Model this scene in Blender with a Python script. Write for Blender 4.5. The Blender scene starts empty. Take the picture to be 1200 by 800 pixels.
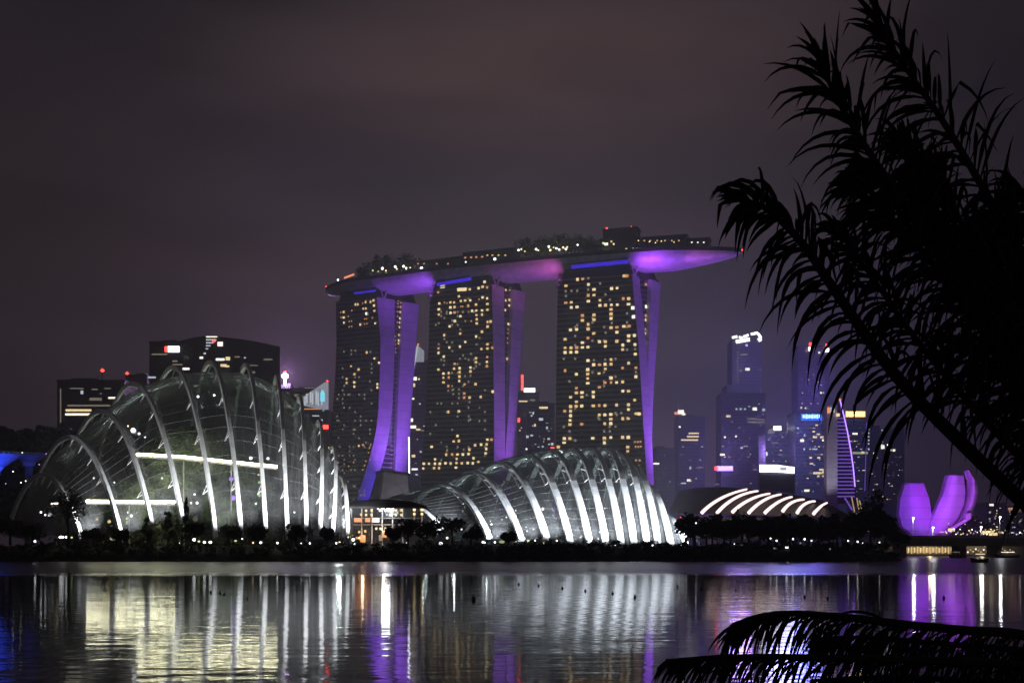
import bpy, math, random
from mathutils import Vector, Matrix, noise
random.seed(7)
sc = bpy.context.scene
C = sc.collection
F = 1500.0; HY = 642.0; EYE = 4.0
def P(px, py, d):
    """point at distance d seen at photo pixel px,py from eye height"""
    return Vector(((px-600)/F*d, d, EYE+(HY-py)/F*d))

# ------------------------------------------------------------------ camera
cd = bpy.data.cameras.new('camera'); cam = bpy.data.objects.new('camera', cd); C.objects.link(cam)
cam.location = (0, 0, EYE); cam.rotation_euler = (math.radians(90), 0, 0)
cd.sensor_width = 36; cd.lens = 45; cd.shift_y = 242/1200; cd.clip_end = 20000; cd.clip_start = .1
sc.camera = cam
# ------------------------------------------------------------------ night sky
w = bpy.data.worlds.new('World'); sc.world = w; w.use_nodes = True
nt = w.node_tree; N = nt.nodes; L = nt.links
bg = N['Background']
tc = N.new('ShaderNodeTexCoord')
sep = N.new('ShaderNodeSeparateXYZ'); L.new(tc.outputs['Generated'], sep.inputs[0])
def wmath(op, a, b=None, clamp=False):
    n = N.new('ShaderNodeMath'); n.operation = op; n.use_clamp = clamp
    for i, v in enumerate((a, b)):
        if v is None: continue
        if isinstance(v, (int, float)): n.inputs[i].default_value = v
        else: L.new(v, n.inputs[i])
    return n.outputs[0]
def wmix(fac, a, b, mode='MIX'):
    n = N.new('ShaderNodeMix'); n.data_type = 'RGBA'; n.blend_type = mode
    for s, v in ((n.inputs[0], fac), (n.inputs[6], a), (n.inputs[7], b)):
        if isinstance(v, (int, float)): s.default_value = v
        elif isinstance(v, tuple): s.default_value = v+(1,)
        else: L.new(v, s)
    return n.outputs[2]
ramp = N.new('ShaderNodeValToRGB'); L.new(sep.outputs[2], ramp.inputs[0])
cr = ramp.color_ramp; cr.interpolation = 'B_SPLINE'
cr.elements[0].position = 0; cr.elements[0].color = (.056, .040, .054, 1)
cr.elements[1].position = 1; cr.elements[1].color = (.012, .010, .013, 1)
for p_, c_ in ((.08, (.054, .039, .051)), (.17, (.049, .0355, .041)), (.22, (.045, .032, .035)), (.29, (.027, .020, .024)), (.36, (.023, .017, .021)), (.41, (.017, .0135, .017))):
    e = cr.elements.new(p_); e.color = c_+(1,)
mp = N.new('ShaderNodeMapping'); mp.inputs['Scale'].default_value = (1.6, 1.0, 5.5); mp.inputs['Location'].default_value = (.37, 0, .2)
L.new(tc.outputs['Generated'], mp.inputs[0])
nz = N.new('ShaderNodeTexNoise'); nz.inputs['Scale'].default_value = 1.6; nz.inputs['Detail'].default_value = 3.5; nz.inputs['Roughness'].default_value = .5
L.new(mp.outputs[0], nz.inputs['Vector'])
def mrange(v, a, b, c, d):
    n = N.new('ShaderNodeMapRange'); n.interpolation_type = 'SMOOTHSTEP'
    n.inputs[1].default_value = a; n.inputs[2].default_value = b; n.inputs[3].default_value = c; n.inputs[4].default_value = d
    L.new(v, n.inputs[0]); return n.outputs[0]
cloud = mrange(nz.outputs['Fac'], .3, .7, .62, 1.38)
def blob(cx, cz, sx, sz):
    dx = wmath('DIVIDE', wmath('SUBTRACT', sep.outputs[0], cx), sx)
    dz = wmath('DIVIDE', wmath('SUBTRACT', sep.outputs[2], cz), sz)
    r = wmath('SQRT', wmath('ADD', wmath('MULTIPLY', dx, dx), wmath('MULTIPLY', dz, dz)))
    return mrange(r, 0, 1, 1, 0)
col = wmix(1.0, ramp.outputs[0], cloud, 'MULTIPLY')
def addc(c, fac, rgb):
    m = wmix(fac, (0, 0, 0), rgb); return wmix(1.0, c, m, 'ADD')
wob = wmath('MULTIPLY', cloud, 1.0)
col = addc(col, wmath('MULTIPLY', blob(.03, .345, .34, .085), wob), (.044, .022, .017))
col = addc(col, blob(-.22, .215, .30, .055), (.011, .006, .003))
col = addc(col, blob(.07, .10, .30, .22), (.012, .010, .016))
col = addc(col, blob(.13, .27, .22, .12), (.012, .009, .008))
edge = mrange(sep.outputs[0], -.40, -.02, .62, 1.0)
col = wmix(1.0, col, edge, 'MULTIPLY')
edge2 = mrange(sep.outputs[0], .2, .42, 1.0, .72)
col = wmix(1.0, col, edge2, 'MULTIPLY')
L.new(col, bg.inputs[0]); bg.inputs[1].default_value = 1.0
vs = sc.view_settings; vs.view_transform = 'Standard'; vs.look = 'None'; vs.exposure = 0; vs.gamma = 1; vs.use_curve_mapping = False
cy = sc.cycles
cy.use_denoising = True
cy.max_bounces = 5; cy.diffuse_bounces = 1; cy.glossy_bounces = 3; cy.transmission_bounces = 2; cy.volume_bounces = 0
cy.transparent_max_bounces = 12; cy.sample_clamp_indirect = 4; cy.sample_clamp_direct = 0
cy.caustics_reflective = False; cy.caustics_refractive = False

# ------------------------------------------------------------------ materials
M = {}
def mat(name, col=(.1, .1, .1), rough=.6, metal=0, spec=.5, emit=None, es=0, sample=True):
    m = bpy.data.materials.new(name); m.use_nodes = True; b = m.node_tree.nodes['Principled BSDF']
    b.inputs['Base Color'].default_value = (*col, 1); b.inputs['Roughness'].default_value = rough
    b.inputs['Metallic'].default_value = metal; b.inputs['Specular IOR Level'].default_value = spec
    if emit:
        b.inputs['Emission Color'].default_value = (*emit, 1); b.inputs['Emission Strength'].default_value = es
        if not sample: m.cycles.emission_sampling = 'NONE'
    else:
        m.cycles.emission_sampling = 'NONE'
    M[name] = m; return m
def noisy(name, c1, c2, scale, rough=.7, spec=.3, stretch=(1, 1, 1), detail=4):
    m = mat(name, c1, rough, 0, spec); t = m.node_tree; b = t.nodes['Principled BSDF']
    tcn = t.nodes.new('ShaderNodeTexCoord'); mpn = t.nodes.new('ShaderNodeMapping'); mpn.inputs['Scale'].default_value = stretch
    n = t.nodes.new('ShaderNodeTexNoise'); n.inputs['Scale'].default_value = scale; n.inputs['Detail'].default_value = detail
    r = t.nodes.new('ShaderNodeValToRGB'); r.color_ramp.elements[0].position = .35; r.color_ramp.elements[1].position = .65
    r.color_ramp.elements[0].color = (*c1, 1); r.color_ramp.elements[1].color = (*c2, 1)
    t.links.new(tcn.outputs['Object'], mpn.inputs[0]); t.links.new(mpn.outputs[0], n.inputs['Vector'])
    t.links.new(n.outputs['Fac'], r.inputs[0]); t.links.new(r.outputs[0], b.inputs['Base Color'])
    return m
def floors(name, c1, c2, pitch, colpitch=3.6, rough=.3, spec=.5, jit=(.9, .5), sf=.28):
    """glass facade: floor slabs (c2) between glass (c1), with jittered panes"""
    m = mat(name, c1, rough, 0, spec); t = m.node_tree; b = t.nodes['Principled BSDF']
    g = t.nodes.new('ShaderNodeNewGeometry'); s = t.nodes.new('ShaderNodeSeparateXYZ'); t.links.new(g.outputs['Position'], s.inputs[0])
    def mt(op, a, bb):
        n = t.nodes.new('ShaderNodeMath'); n.operation = op
        for i, v in enumerate((a, bb)):
            if isinstance(v, (int, float)): n.inputs[i].default_value = v
            else: t.links.new(v, n.inputs[i])
        return n.outputs[0]
    fr = mt('FRACT', mt('DIVIDE', s.outputs[2], pitch), 0); slab = mt('LESS_THAN', fr, sf)
    fl = mt('FLOOR', mt('DIVIDE', s.outputs[2], pitch), 0); fx = mt('FLOOR', mt('DIVIDE', s.outputs[0], colpitch), 0)
    cb = t.nodes.new('ShaderNodeCombineXYZ'); t.links.new(fx, cb.inputs[0]); t.links.new(fl, cb.inputs[1])
    wn = t.nodes.new('ShaderNodeTexWhiteNoise'); wn.noise_dimensions = '2D'; t.links.new(cb.outputs[0], wn.inputs['Vector'])
    mul = mt('ADD', mt('MULTIPLY', wn.outputs['Value'], jit[0]), jit[1])
    mixg = t.nodes.new('ShaderNodeMix'); mixg.data_type = 'RGBA'; mixg.blend_type = 'MULTIPLY'; mixg.inputs[0].default_value = 1
    mixg.inputs[6].default_value = (*c1, 1); t.links.new(mul, mixg.inputs[7])
    mx = t.nodes.new('ShaderNodeMix'); mx.data_type = 'RGBA'; t.links.new(slab, mx.inputs[0]); t.links.new(mixg.outputs[2], mx.inputs[6]); mx.inputs[7].default_value = (*c2, 1)
    t.links.new(mx.outputs[2], b.inputs['Base Color'])
    rr = t.nodes.new('ShaderNodeMapRange'); rr.inputs[3].default_value = rough; rr.inputs[4].default_value = .8
    t.links.new(slab, rr.inputs[0]); t.links.new(rr.outputs[0], b.inputs['Roughness'])
    return m
floors('hotel_glass', (.07, .066, .072), (.26, .235, .235), 3.4, 3.9, .25)
floors('office_glass', (.035, .04, .06), (.12, .11, .13), 4.2, 4.5, .3)
floors('office_pale', (.06, .06, .085), (.17, .16, .18), 4.2, 4.5, .4)
floors('office_dark', (.02, .022, .03), (.05, .05, .055), 4.2, 5, .35)
floors('cladding', (.62, .60, .64), (.50, .485, .52), 6.8, 4.0, .5, .3, (.14, .93), .10)
noisy('concrete', (.22, .21, .20), (.32, .31, .30), .3)
noisy('hull_metal', (.42, .41, .44), (.55, .54, .57), .25, .45, .4)
mat('dark_metal', (.035, .034, .038), .5); mat('crown_dark', (.03, .028, .035), .6)
noisy('rib_steel', (.62, .63, .65), (.75, .76, .77), .4, .5, .4)
mat('slab_grey', (.12, .115, .115), .7)
mat('white_steel', (.75, .76, .78), .5)
mat('mullion', (.07, .072, .075), .6)
noisy('foliage', (.025, .05, .018), (.06, .10, .035), .5, .7, .2)
noisy('foliage_light', (.05, .09, .03), (.10, .15, .05), .5, .7, .2)
mat('palm_leaf', (.035, .05, .03), .6, 0, .25); mat('bark', (.06, .045, .03), .9)
noisy('grass_soil', (.02, .028, .014), (.045, .05, .03), .2, .95, .1)
noisy('rock', (.10, .095, .09), (.2, .19, .18), .6, .9)
noisy('mountain', (.06, .09, .04), (.20, .22, .14), .35, .8)
mat('buoy_black', (.02, .02, .02), .6)
# emitters
def em(name, c, s, sample=False): return mat(name, tuple(x*.2 for x in c), .4, 0, .3, c, s, sample)
em('lit_warm', (1, .66, .28), 1.05); em('lit_yellow', (1, .78, .42), 1.25); em('lit_orange', (1, .46, .20), .8)
em('lit_white', (1, .93, .78), 1.9); em('lit_dim', (.85, .72, .55), .26); em('lit_cool', (.8, .88, 1), .8); em('lit_green', (.75, .85, .45), .5)
em('strip_light', (1, .90, .62), 40, True); em('strip_soft', (1, .93, .68), 3.0, True)
em('blue_led', (.07, .03, 1), .75, True); em('violet_led', (.33, .16, 1), .55)
em('roof_led', (1, .72, .70), 2.0, True)
em('lamp_white', (.95, .97, 1), 4.5); em('lamp_hot', (.9, .93, 1), 22, True); em('lamp_green', (.75, 1, .4), 1.2); em('lamp_warm', (1, .72, .36), 2.2)
em('sign_white', (.92, .92, 1), 4, True); em('sign_blue', (.06, .30, 1), 2.6, True); em('sign_cyan', (.25, .8, 1), 1.3)
em('sign_yellow', (1, .76, .16), 5, True); em('sign_red', (1, .05, .04), 6, True); em('sign_orange', (1, .32, .14), 1.4); em('beacon_red', (1, .06, .04), 5)
em('sign_violet', (.4, .2, 1), 3.2)
em('crown_glow', (.72, .78, .9), .42); em('letter_blue', (.45, .8, 1), 3.2); em('board_blue', (.01, .09, 1), 3, True)
em('lamp_street', (.92, .94, 1), 10, True); em('gold_lit', (1, .66, .28), .55); em('traffic_violet', (.7, .45, 1), 1.6)

# glass of the conservatories
def glass(name, tint, gloss, diff):
    m = bpy.data.materials.new(name); m.use_nodes = True; t = m.node_tree; t.nodes.clear()
    o = t.nodes.new('ShaderNodeOutputMaterial'); tr = t.nodes.new('ShaderNodeBsdfTransparent'); tr.inputs[0].default_value = (*tint, 1)
    gl = t.nodes.new('ShaderNodeBsdfGlossy'); gl.inputs['Roughness'].default_value = .22; gl.inputs[0].default_value = (.75, .78, .8, 1)
    df = t.nodes.new('ShaderNodeBsdfDiffuse'); df.inputs[0].default_value = (.35, .36, .37, 1)
    fr = t.nodes.new('ShaderNodeLayerWeight'); fr.inputs[0].default_value = .35
    mr = t.nodes.new('ShaderNodeMapRange'); mr.inputs[3].default_value = gloss; mr.inputs[4].default_value = min(1, gloss+.5)
    t.links.new(fr.outputs['Facing'], mr.inputs[0])
    m1 = t.nodes.new('ShaderNodeMixShader'); m2 = t.nodes.new('ShaderNodeMixShader')
    # jittered pane normals
    g = t.nodes.new('ShaderNodeTexCoord'); n = t.nodes.new('ShaderNodeTexVoronoi'); n.inputs['Scale'].default_value = .45
    bp = t.nodes.new('ShaderNodeBump'); bp.inputs['Strength'].default_value = .35; bp.inputs['Distance'].default_value = .3
    t.links.new(g.outputs['Object'], n.inputs['Vector']); t.links.new(n.outputs['Distance'], bp.inputs['Height']); t.links.new(bp.outputs[0], gl.inputs['Normal'])
    t.links.new(mr.outputs[0], m1.inputs[0]); t.links.new(tr.outputs[0], m1.inputs[1]); t.links.new(gl.outputs[0], m1.inputs[2])
    # patchy grey diffuse share, added so the glass catches the rib light
    nn = t.nodes.new('ShaderNodeTexNoise'); nn.inputs['Scale'].default_value = .25; nn.inputs['Detail'].default_value = 5
    m3 = t.nodes.new('ShaderNodeMapRange'); m3.inputs[1].default_value = .3; m3.inputs[2].default_value = .75; m3.inputs[3].default_value = diff*.4; m3.inputs[4].default_value = diff*1.6
    t.links.new(g.outputs['Object'], nn.inputs['Vector']); t.links.new(nn.outputs['Fac'], m3.inputs[0])
    t.links.new(m3.outputs[0], m2.inputs[0]); t.links.new(m1.outputs[0], m2.inputs[1]); t.links.new(df.outputs[0], m2.inputs[2])
    t.links.new(m2.outputs[0], o.inputs[0]); m.cycles.emission_sampling = 'NONE'
    M[name] = m; return m
glass('dome_glass', (.52, .56, .53), .10, .12)
glass('hall_glass', (.6, .62, .66), .12, .2)

# ------------------------------------------------------------------ mesh helpers
class MB:
    def __init__(s): s.v = []; s.f = []; s.m = []
    def quad(s, *p, mi=0):
        i = len(s.v); s.v += [tuple(q) for q in p]; s.f.append(tuple(range(i, i+len(p)))); s.m.append(mi)
    def grid(s, rows, mi=0, closed=False):
        b = len(s.v); n = len(rows[0])
        for r in rows: s.v += [tuple(q) for q in r]
        for i in range(len(rows)-1):
            for j in range(n if closed else n-1):
                k = (j+1) % n
                s.f.append((b+i*n+j, b+i*n+k, b+(i+1)*n+k, b+(i+1)*n+j)); s.m.append(mi)
    def box(s, c, sz, rz=0, mi=0):
        c = Vector(c); hx, hy, hz = (q/2 for q in sz); R = Matrix.Rotation(rz, 3, 'Z'); b = len(s.v)
        for x, y, z in ((-1,-1,-1),(1,-1,-1),(1,1,-1),(-1,1,-1),(-1,-1,1),(1,-1,1),(1,1,1),(-1,1,1)):
            s.v.append(tuple(c+R @ Vector((x*hx, y*hy, z*hz))))
        for f in ((0,3,2,1),(4,5,6,7),(0,1,5,4),(1,2,6,5),(2,3,7,6),(3,0,4,7)): s.f.append(tuple(b+k for k in f)); s.m.append(mi)
    def bar(s, a, b, w, h=None, mi=0, w2=None):
        a = Vector(a); b = Vector(b); h = h or w; d = (b-a)
        if d.length < 1e-6: return
        d.normalize(); up = Vector((0, 0, 1)) if abs(d.z) < .95 else Vector((0, 1, 0))
        x = d.cross(up).normalized(); y = x.cross(d).normalized(); k = len(s.v); t = (w2 or w)/w
        for p, q in ((a, 1), (b, t)):
            for sx, sy in ((-1,-1),(1,-1),(1,1),(-1,1)): s.v.append(tuple(p+x*sx*w/2*q+y*sy*h/2*q))
        for f in ((0,1,2,3),(7,6,5,4),(0,4,5,1),(1,5,6,2),(2,6,7,3),(3,7,4,0)): s.f.append(tuple(k+j for j in f)); s.m.append(mi)
    def tube(s, pts, rad, n=8, mi=0):
        rows = []
        for i, p in enumerate(pts):
            p = Vector(p); d = (Vector(pts[min(i+1, len(pts)-1)])-Vector(pts[max(i-1, 0)])).normalized()
            up = Vector((0, 1, 0)) if abs(d.y) < .9 else Vector((1, 0, 0)); x = d.cross(up).normalized(); y = x.cross(d)
            r = rad[i] if isinstance(rad, (list, tuple)) else rad
            rows.append([p+x*math.cos(6.2832*j/n)*r+y*math.sin(6.2832*j/n)*r for j in range(n)])
        b = len(s.v); s.grid(rows, mi, True)
        s.f.append(tuple(b+j for j in range(n))); s.m.append(mi); s.f.append(tuple(b+(len(pts)-1)*n+j for j in reversed(range(n)))); s.m.append(mi)
    def lathe(s, c, prof, n=16, mi=0):
        c = Vector(c); s.grid([[c+Vector((r*math.cos(6.2832*j/n), r*math.sin(6.2832*j/n), z)) for j in range(n)] for r, z in prof], mi, True)
    def build(s, name, mats, parent=None, smooth=False, origin=None):
        me = bpy.data.meshes.new(name)
        o_ = Vector(origin) if origin is not None else (Vector(parent.location) if parent and parent.type == 'EMPTY' else Vector((0, 0, 0)))
        loc = Vector((0, 0, 0)) if parent else o_
        wp = o_ if not parent else world(parent)
        vv = [(a-wp.x, b-wp.y, c-wp.z) for a, b, c in s.v]
        me.from_pydata(vv, [], s.f)
        if isinstance(mats, str): mats = [mats]
        for m in mats: me.materials.append(M[m])
        me.polygons.foreach_set('material_index', s.m)
        if smooth: me.polygons.foreach_set('use_smooth', [True]*len(s.f))
        me.update()
        o = bpy.data.objects.new(name, me); C.objects.link(o)
        if parent: o.parent = parent
        else: o.location = loc
        return o
def world(o):
    v = Vector(o.location)
    while o.parent: o = o.parent; v += Vector(o.location)
    return v
def tag(o, label=None, cat=None, group=None, kind=None):
    if label: o['label'] = label
    if cat: o['category'] = cat
    if group: o['group'] = group
    if kind: o['kind'] = kind
    return o
def thing(name, loc, label, cat, group=None):
    o = bpy.data.objects.new(name, None); o.empty_display_size = 1; C.objects.link(o); o.location = loc
    return tag(o, label, cat, group)
def struct(name, mb, mats, smooth=False): return tag(mb.build(name, mats, None, smooth), kind='structure')
def lamp(kind, parent, pos, color, power, aim=None, ang=60, blend=.7, radius=.6):
    ld = bpy.data.lights.new('flood_or_glow_light', kind); ld.color = color; ld.energy = power; ld.shadow_soft_size = radius
    o = bpy.data.objects.new('flood_or_glow_light', ld); C.objects.link(o); o.parent = parent; o.location = Vector(pos)-world(parent)
    if kind == 'SPOT':
        ld.spot_size = math.radians(ang); ld.spot_blend = blend
        o.rotation_euler = (Vector(aim)-Vector(pos)).to_track_quat('-Z', 'Y').to_euler()
    return o
def interp(tab, y):
    if y <= tab[0][0]: a, b = tab[0], tab[1]
    elif y >= tab[-1][0]: a, b = tab[-2], tab[-1]
    else:
        for a, b in zip(tab, tab[1:]):
            if a[0] <= y <= b[0]: break
    return a[1]+(b[1]-a[1])*(y-a[0])/(b[0]-a[0])
def catmull(pts, n):
    pts = [Vector(p) for p in pts]; q = [pts[0]*2-pts[1]]+pts+[pts[-1]*2-pts[-2]]; out = []
    for i in range(1, len(q)-2):
        for k in range(n):
            t = k/n; a, b, c, d = q[i-1:i+3]
            out.append(.5*((2*b)+(c-a)*t+(2*a-5*b+4*c-d)*t*t+(3*b-a-3*c+d)*t**3))
    out.append(pts[-1]); return out

# ------------------------------------------------------------------ ground and water
mw = bpy.data.materials.new('water'); mw.use_nodes = True; t = mw.node_tree; b = t.nodes['Principled BSDF']; mw.cycles.emission_sampling = 'NONE'
b.inputs['Base Color'].default_value = (.006, .008, .012, 1); b.inputs['IOR'].default_value = 1.33; b.inputs['Specular IOR Level'].default_value = .5
g = t.nodes.new('ShaderNodeNewGeometry')
def tn(typ): return t.nodes.new(typ)
mp1 = tn('ShaderNodeMapping'); mp1.inputs['Scale'].default_value = (.45, 1.0, 1); t.links.new(g.outputs['Position'], mp1.inputs[0])
n1 = tn('ShaderNodeTexNoise'); n1.inputs['Scale'].default_value = .8; n1.inputs['Detail'].default_value = 2.5; n1.inputs['Roughness'].default_value = .55; t.links.new(mp1.outputs[0], n1.inputs['Vector'])
n2 = tn('ShaderNodeTexNoise'); n2.inputs['Scale'].default_value = .16; n2.inputs['Detail'].default_value = 2; t.links.new(mp1.outputs[0], n2.inputs['Vector'])
ad = tn('ShaderNodeMath'); ad.operation = 'MULTIPLY_ADD'; ad.inputs[1].default_value = 1.6; t.links.new(n2.outputs['Fac'], ad.inputs[0]); t.links.new(n1.outputs['Fac'], ad.inputs[2])
bm_ = tn('ShaderNodeBump'); bm_.inputs['Strength'].default_value = 1; bm_.inputs['Distance'].default_value = .020; t.links.new(ad.outputs[0], bm_.inputs['Height']); t.links.new(bm_.outputs[0], b.inputs['Normal'])
sp = tn('ShaderNodeSeparateXYZ'); t.links.new(g.outputs['Position'], sp.inputs[0])
n3 = tn('ShaderNodeTexNoise'); n3.inputs['Scale'].default_value = .02; n3.inputs['Detail'].default_value = 3; t.links.new(g.outputs['Position'], n3.inputs['Vector'])
a2 = tn('ShaderNodeMath'); a2.operation = 'MULTIPLY_ADD'; a2.inputs[1].default_value = 30; t.links.new(n3.outputs['Fac'], a2.inputs[0]); t.links.new(sp.outputs[1], a2.inputs[2])
mr = tn('ShaderNodeMapRange'); mr.inputs[1].default_value = 196; mr.inputs[2].default_value = 226; mr.inputs[3].default_value = .055; mr.inputs[4].default_value = .28
t.links.new(a2.outputs[0], mr.inputs[0]); t.links.new(mr.outputs[0], b.inputs['Roughness'])
M['water'] = mw
m = MB(); m.quad((-4000, -200, 0), (4000, -200, 0), (4000, 5200, 0), (-4000, 5200, 0)); struct('water', m, 'water')
# far bank, its waterline running back to the right beyond the point
m = MB()
line = [(-4000, 380), (-320, 380), (-140, 384), (0, 386), (90, 386), (118, 392), (132, 430), (150, 560), (170, 700), (4000, 700)]
def offs(d, z): return [(x if i < 5 else x-min(d, 40)*.35, y+d, z) for i, (x, y) in enumerate(line)]
m.grid([offs(-2, -1.5), offs(3, 1.0), offs(12, 3.1), offs(24, 4.6), offs(60, 4.8), [(x, 5200, 4.8) for x, y in line]])
struct('ground', m, 'grass_soil', True)
m = MB(); m.grid([[(x, 8, -1) for x in (-200, 0, 200)], [(x, 5.5, 1.6) for x in (-200, 0, 200)], [(x, 3, 2.3) for x in (-200, 0, 200)], [(x, -150, 2.3) for x in (-200, 0, 200)]])
struct('near_bank', m, 'grass_soil', True)

# ------------------------------------------------------------------ foliage helpers
def leaf_cloud(m, c, rx, ry, rz, n, size, mi=0, seed=0, lobes=7):
    rnd = random.Random(seed); c = Vector(c); cl = []
    for k in range(lobes):
        a = rnd.uniform(0, 6.28); e = rnd.uniform(-.5, 1); r = rnd.uniform(.35, .75)
        cl.append((Vector((math.cos(a)*rx*r, math.sin(a)*ry*r, e*rz*.6)), rnd.uniform(.35, .6)))
    for k in range(n):
        o, s = rnd.choice(cl); d = Vector((rnd.gauss(0, 1), rnd.gauss(0, 1), rnd.gauss(0, 1))).normalized()*rnd.uniform(.55, 1.05)
        p = c+o+Vector((d.x*rx*s, d.y*ry*s, d.z*rz*s))
        u = Vector((rnd.gauss(0, 1), rnd.gauss(0, 1), rnd.gauss(0, .6))).normalized()*size*rnd.uniform(.5, 1.2)
        v = u.cross(Vector((rnd.gauss(0, 1), rnd.gauss(0, 1), rnd.gauss(0, 1)))).normalized()*size*rnd.uniform(.3, .7)
        m.quad(p-u, p-v*.8, p+u, p+v, mi=mi)
tree_no = [0]
def tree(px, pyb, pyt, rpx, d, label, group=None, name='tree', n=750, size=.9, matn='foliage', zb=None, slim=False):
    tree_no[0] += 1; s = tree_no[0]; x = (px-600)/F*d; zb = 5.6 if zb is None else zb; zt = EYE+(HY-pyt)/F*d; r = rpx/F*d
    t_ = thing(name, (x, d, zb), label, 'tree', group); m = MB(); h = zt-zb; rnd = random.Random(s)
    th = h*(.15 if slim else .45)
    top = Vector((x+rnd.uniform(-.1, .1)*r, d, zb+th*1.3)); m.tube([(x, d, zb-.3), (x, d, zb+th*.5), top], [r*.09+.12, r*.07+.1, r*.04+.06])
    if not slim:
        for k in range(5):
            a = rnd.uniform(0, 6.28); m.bar((x, d, zb+th*rnd.uniform(.6, 1)), (x+math.cos(a)*r*.6, d+math.sin(a)*r*.6, zb+h*rnd.uniform(.5, .85)), .25, w2=.08)
    m.build('trunk', 'bark', t_, True); m = MB()
    if slim:
        for k in range(5):
            f = k/5; leaf_cloud(m, (x, d, zb+h*(.12+.85*f)), r*(1.1-f*.85), r*(1.1-f*.85), h*.14, n//5, size*.7, 0, s*9+k, 4)
    else: leaf_cloud(m, (x, d, zb+h*.57), r*1.1, r*1.1, h*.47, n, size, 0, s, 9)
    m.build('crown', matn, t_); return t_

# ------------------------------------------------------------------ the three hotel towers
def tower(label, ptop, cur, dep, splay, W, A, wscale=1):
    dFL, dAL, dBR = dep; ZT = ptop
    dAR = dAL+(dBR-dAL)*.38; dBL = dAL+(dBR-dAL)*.62
    base = {'FL': dFL, 'AL': dAL, 'AR': dAR, 'BL': dBL, 'BR': dBR}
    sp_ = {'FL': splay, 'AL': splay, 'AR': splay, 'BL': splay*.2, 'BR': 0}
    def pt(c, z):
        s = max(0, min(1, z/ZT)); d = base[c]-sp_[c]*(1-s)**2
        py = HY-(z-EYE)*F/d; return Vector(((interp(cur[c], py)-600)/F*d, d, z))
    nz_ = 36; zs = [3+(ZT-3)*i/nz_ for i in range(nz_+1)]
    g0 = pt('AL', 0); T = thing('hotel_tower', (g0.x, g0.y, 5.5), label, 'tower', 'hotel towers under the long roof deck')
    FLc = {z: pt('FL', z) for z in zs}; ALc = {z: pt('AL', z) for z in zs}; ARc = {z: pt('AR', z) for z in zs}; BLc = {z: pt('BL', z) for z in zs}; BRc = {z: pt('BR', z) for z in zs}
    m = MB()
    m.grid([[FLc[z], ALc[z]] for z in zs]); m.grid([[FLc[z]+(ARc[z]-ALc[z]), FLc[z]] for z in zs])
    m.build('glass_facade', 'hotel_glass', T)
    # floor slabs standing proud of the glass
    m = MB(); z = 8.0
    while z < ZT-1:
        a, c = pt('FL', z), pt('AL', z); n = Vector((c.y-a.y, -(c.x-a.x), 0)).normalized()*-1
        if n.y > 0: n = -n
        o1, o2 = n*.9, n*.02; up = Vector((0, 0, .35)); c = c+(a-c)*.012
        m.quad(a+o1, c+o1, c+o1+up, a+o1+up); m.quad(a+o2+up, a+o1+up, c+o1+up, c+o2+up); m.quad(a+o2, c+o2, c+o1, a+o1)
        z += 3.4
    m.build('balcony_slabs', 'slab_grey', T)
    for k, (l, r) in enumerate(((ALc, ARc), (BLc, BRc))):
        m = MB(); off = {z: (FLc[z]-ALc[z]) for z in zs}
        m.grid([[l[z], r[z]] for z in zs]); m.grid([[r[z], r[z]+off[z]*.98] for z in zs])
        if k: m.grid([[l[z]+off[z]*.98, l[z]] for z in zs])
        m.quad(l[ZT] if ZT in l else l[zs[-1]], r[zs[-1]], r[zs[-1]]+off[zs[-1]]*.98, l[zs[-1]]+off[zs[-1]]*.98)
        o = m.build('end_wall', 'cladding', T)
    m = MB(); m.grid([[ARc[z]+(FLc[z]-ALc[z])*.05, BLc[z]+(FLc[z]-ALc[z])*.05] for z in zs]); m.build('atrium_glass', 'hotel_glass', T)
    zt = zs[-1]
    # recessed crown and saddle under the deck
    a = FLc[zt]; c = ALc[zt]; e = BRc[zt]; bk = e+(a-c); m = MB(); ctr = (a+c+e+bk)/4
    q = [ctr+(v-ctr)*.94 for v in (a, c, e, bk)]; q1 = [v-Vector((0, 0, .5)) for v in q]; q2 = [ctr+(v-ctr)*.86+Vector((0, 0, 7.5)) for v in (a, c, e, bk)]
    m.grid([q1+[q1[0]], q2+[q2[0]]]); m.build('crown', 'crown_dark', T)
    n = Vector((c.y-a.y, -(c.x-a.x), 0)).normalized()
    if n.y > 0: n = -n
    # V shaped column at the corner
    m = MB(); b0 = c+(ARc[zt]-c)*.4
    for dx in (-3.2, 3.2): m.bar(b0-Vector((0, 0, 1)), b0+Vector((dx, -1, 8.0)), .9)
    m.build('corner_strut', 'cladding', T)
    # windows
    def on(px, py, off=.95):
        z = 100.
        for _ in range(12):
            A0, A1 = pt('FL', z), pt('AL', z); x0 = A0.x/A0.y; x1 = A1.x/A1.y; xx = (px-600)/F
            # ray hits the line A0-A1 at this height
            tt = (xx*A0.y-A0.x)/((A1.x-A0.x)-xx*(A1.y-A0.y)); d = A0.y+(A1.y-A0.y)*tt; z = EYE+(HY-py)/F*d
        p = A0+(A1-A0)*tt; p.z = z; ax = (A1-A0).normalized(); return p+n*off, ax, n
    def on2(px, py):
        z = 100.
        for _ in range(12):
            o = (pt('FL', z)-pt('AL', z))*.05; A0, A1 = pt('AR', z)+o, pt('BL', z)+o; xx = (px-600)/F
            tt = (xx*A0.y-A0.x)/((A1.x-A0.x)-xx*(A1.y-A0.y)); tt = max(.1, min(.9, tt)); d = A0.y+(A1.y-A0.y)*tt; z = EYE+(HY-py)/F*d
        p = A0+(A1-A0)*tt; p.z = z; ax = (A1-A0).normalized(); nn = Vector((ax.y, -ax.x, 0)); nn = nn if nn.y < 0 else -nn
        return p+nn*.3, ax, nn
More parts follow.
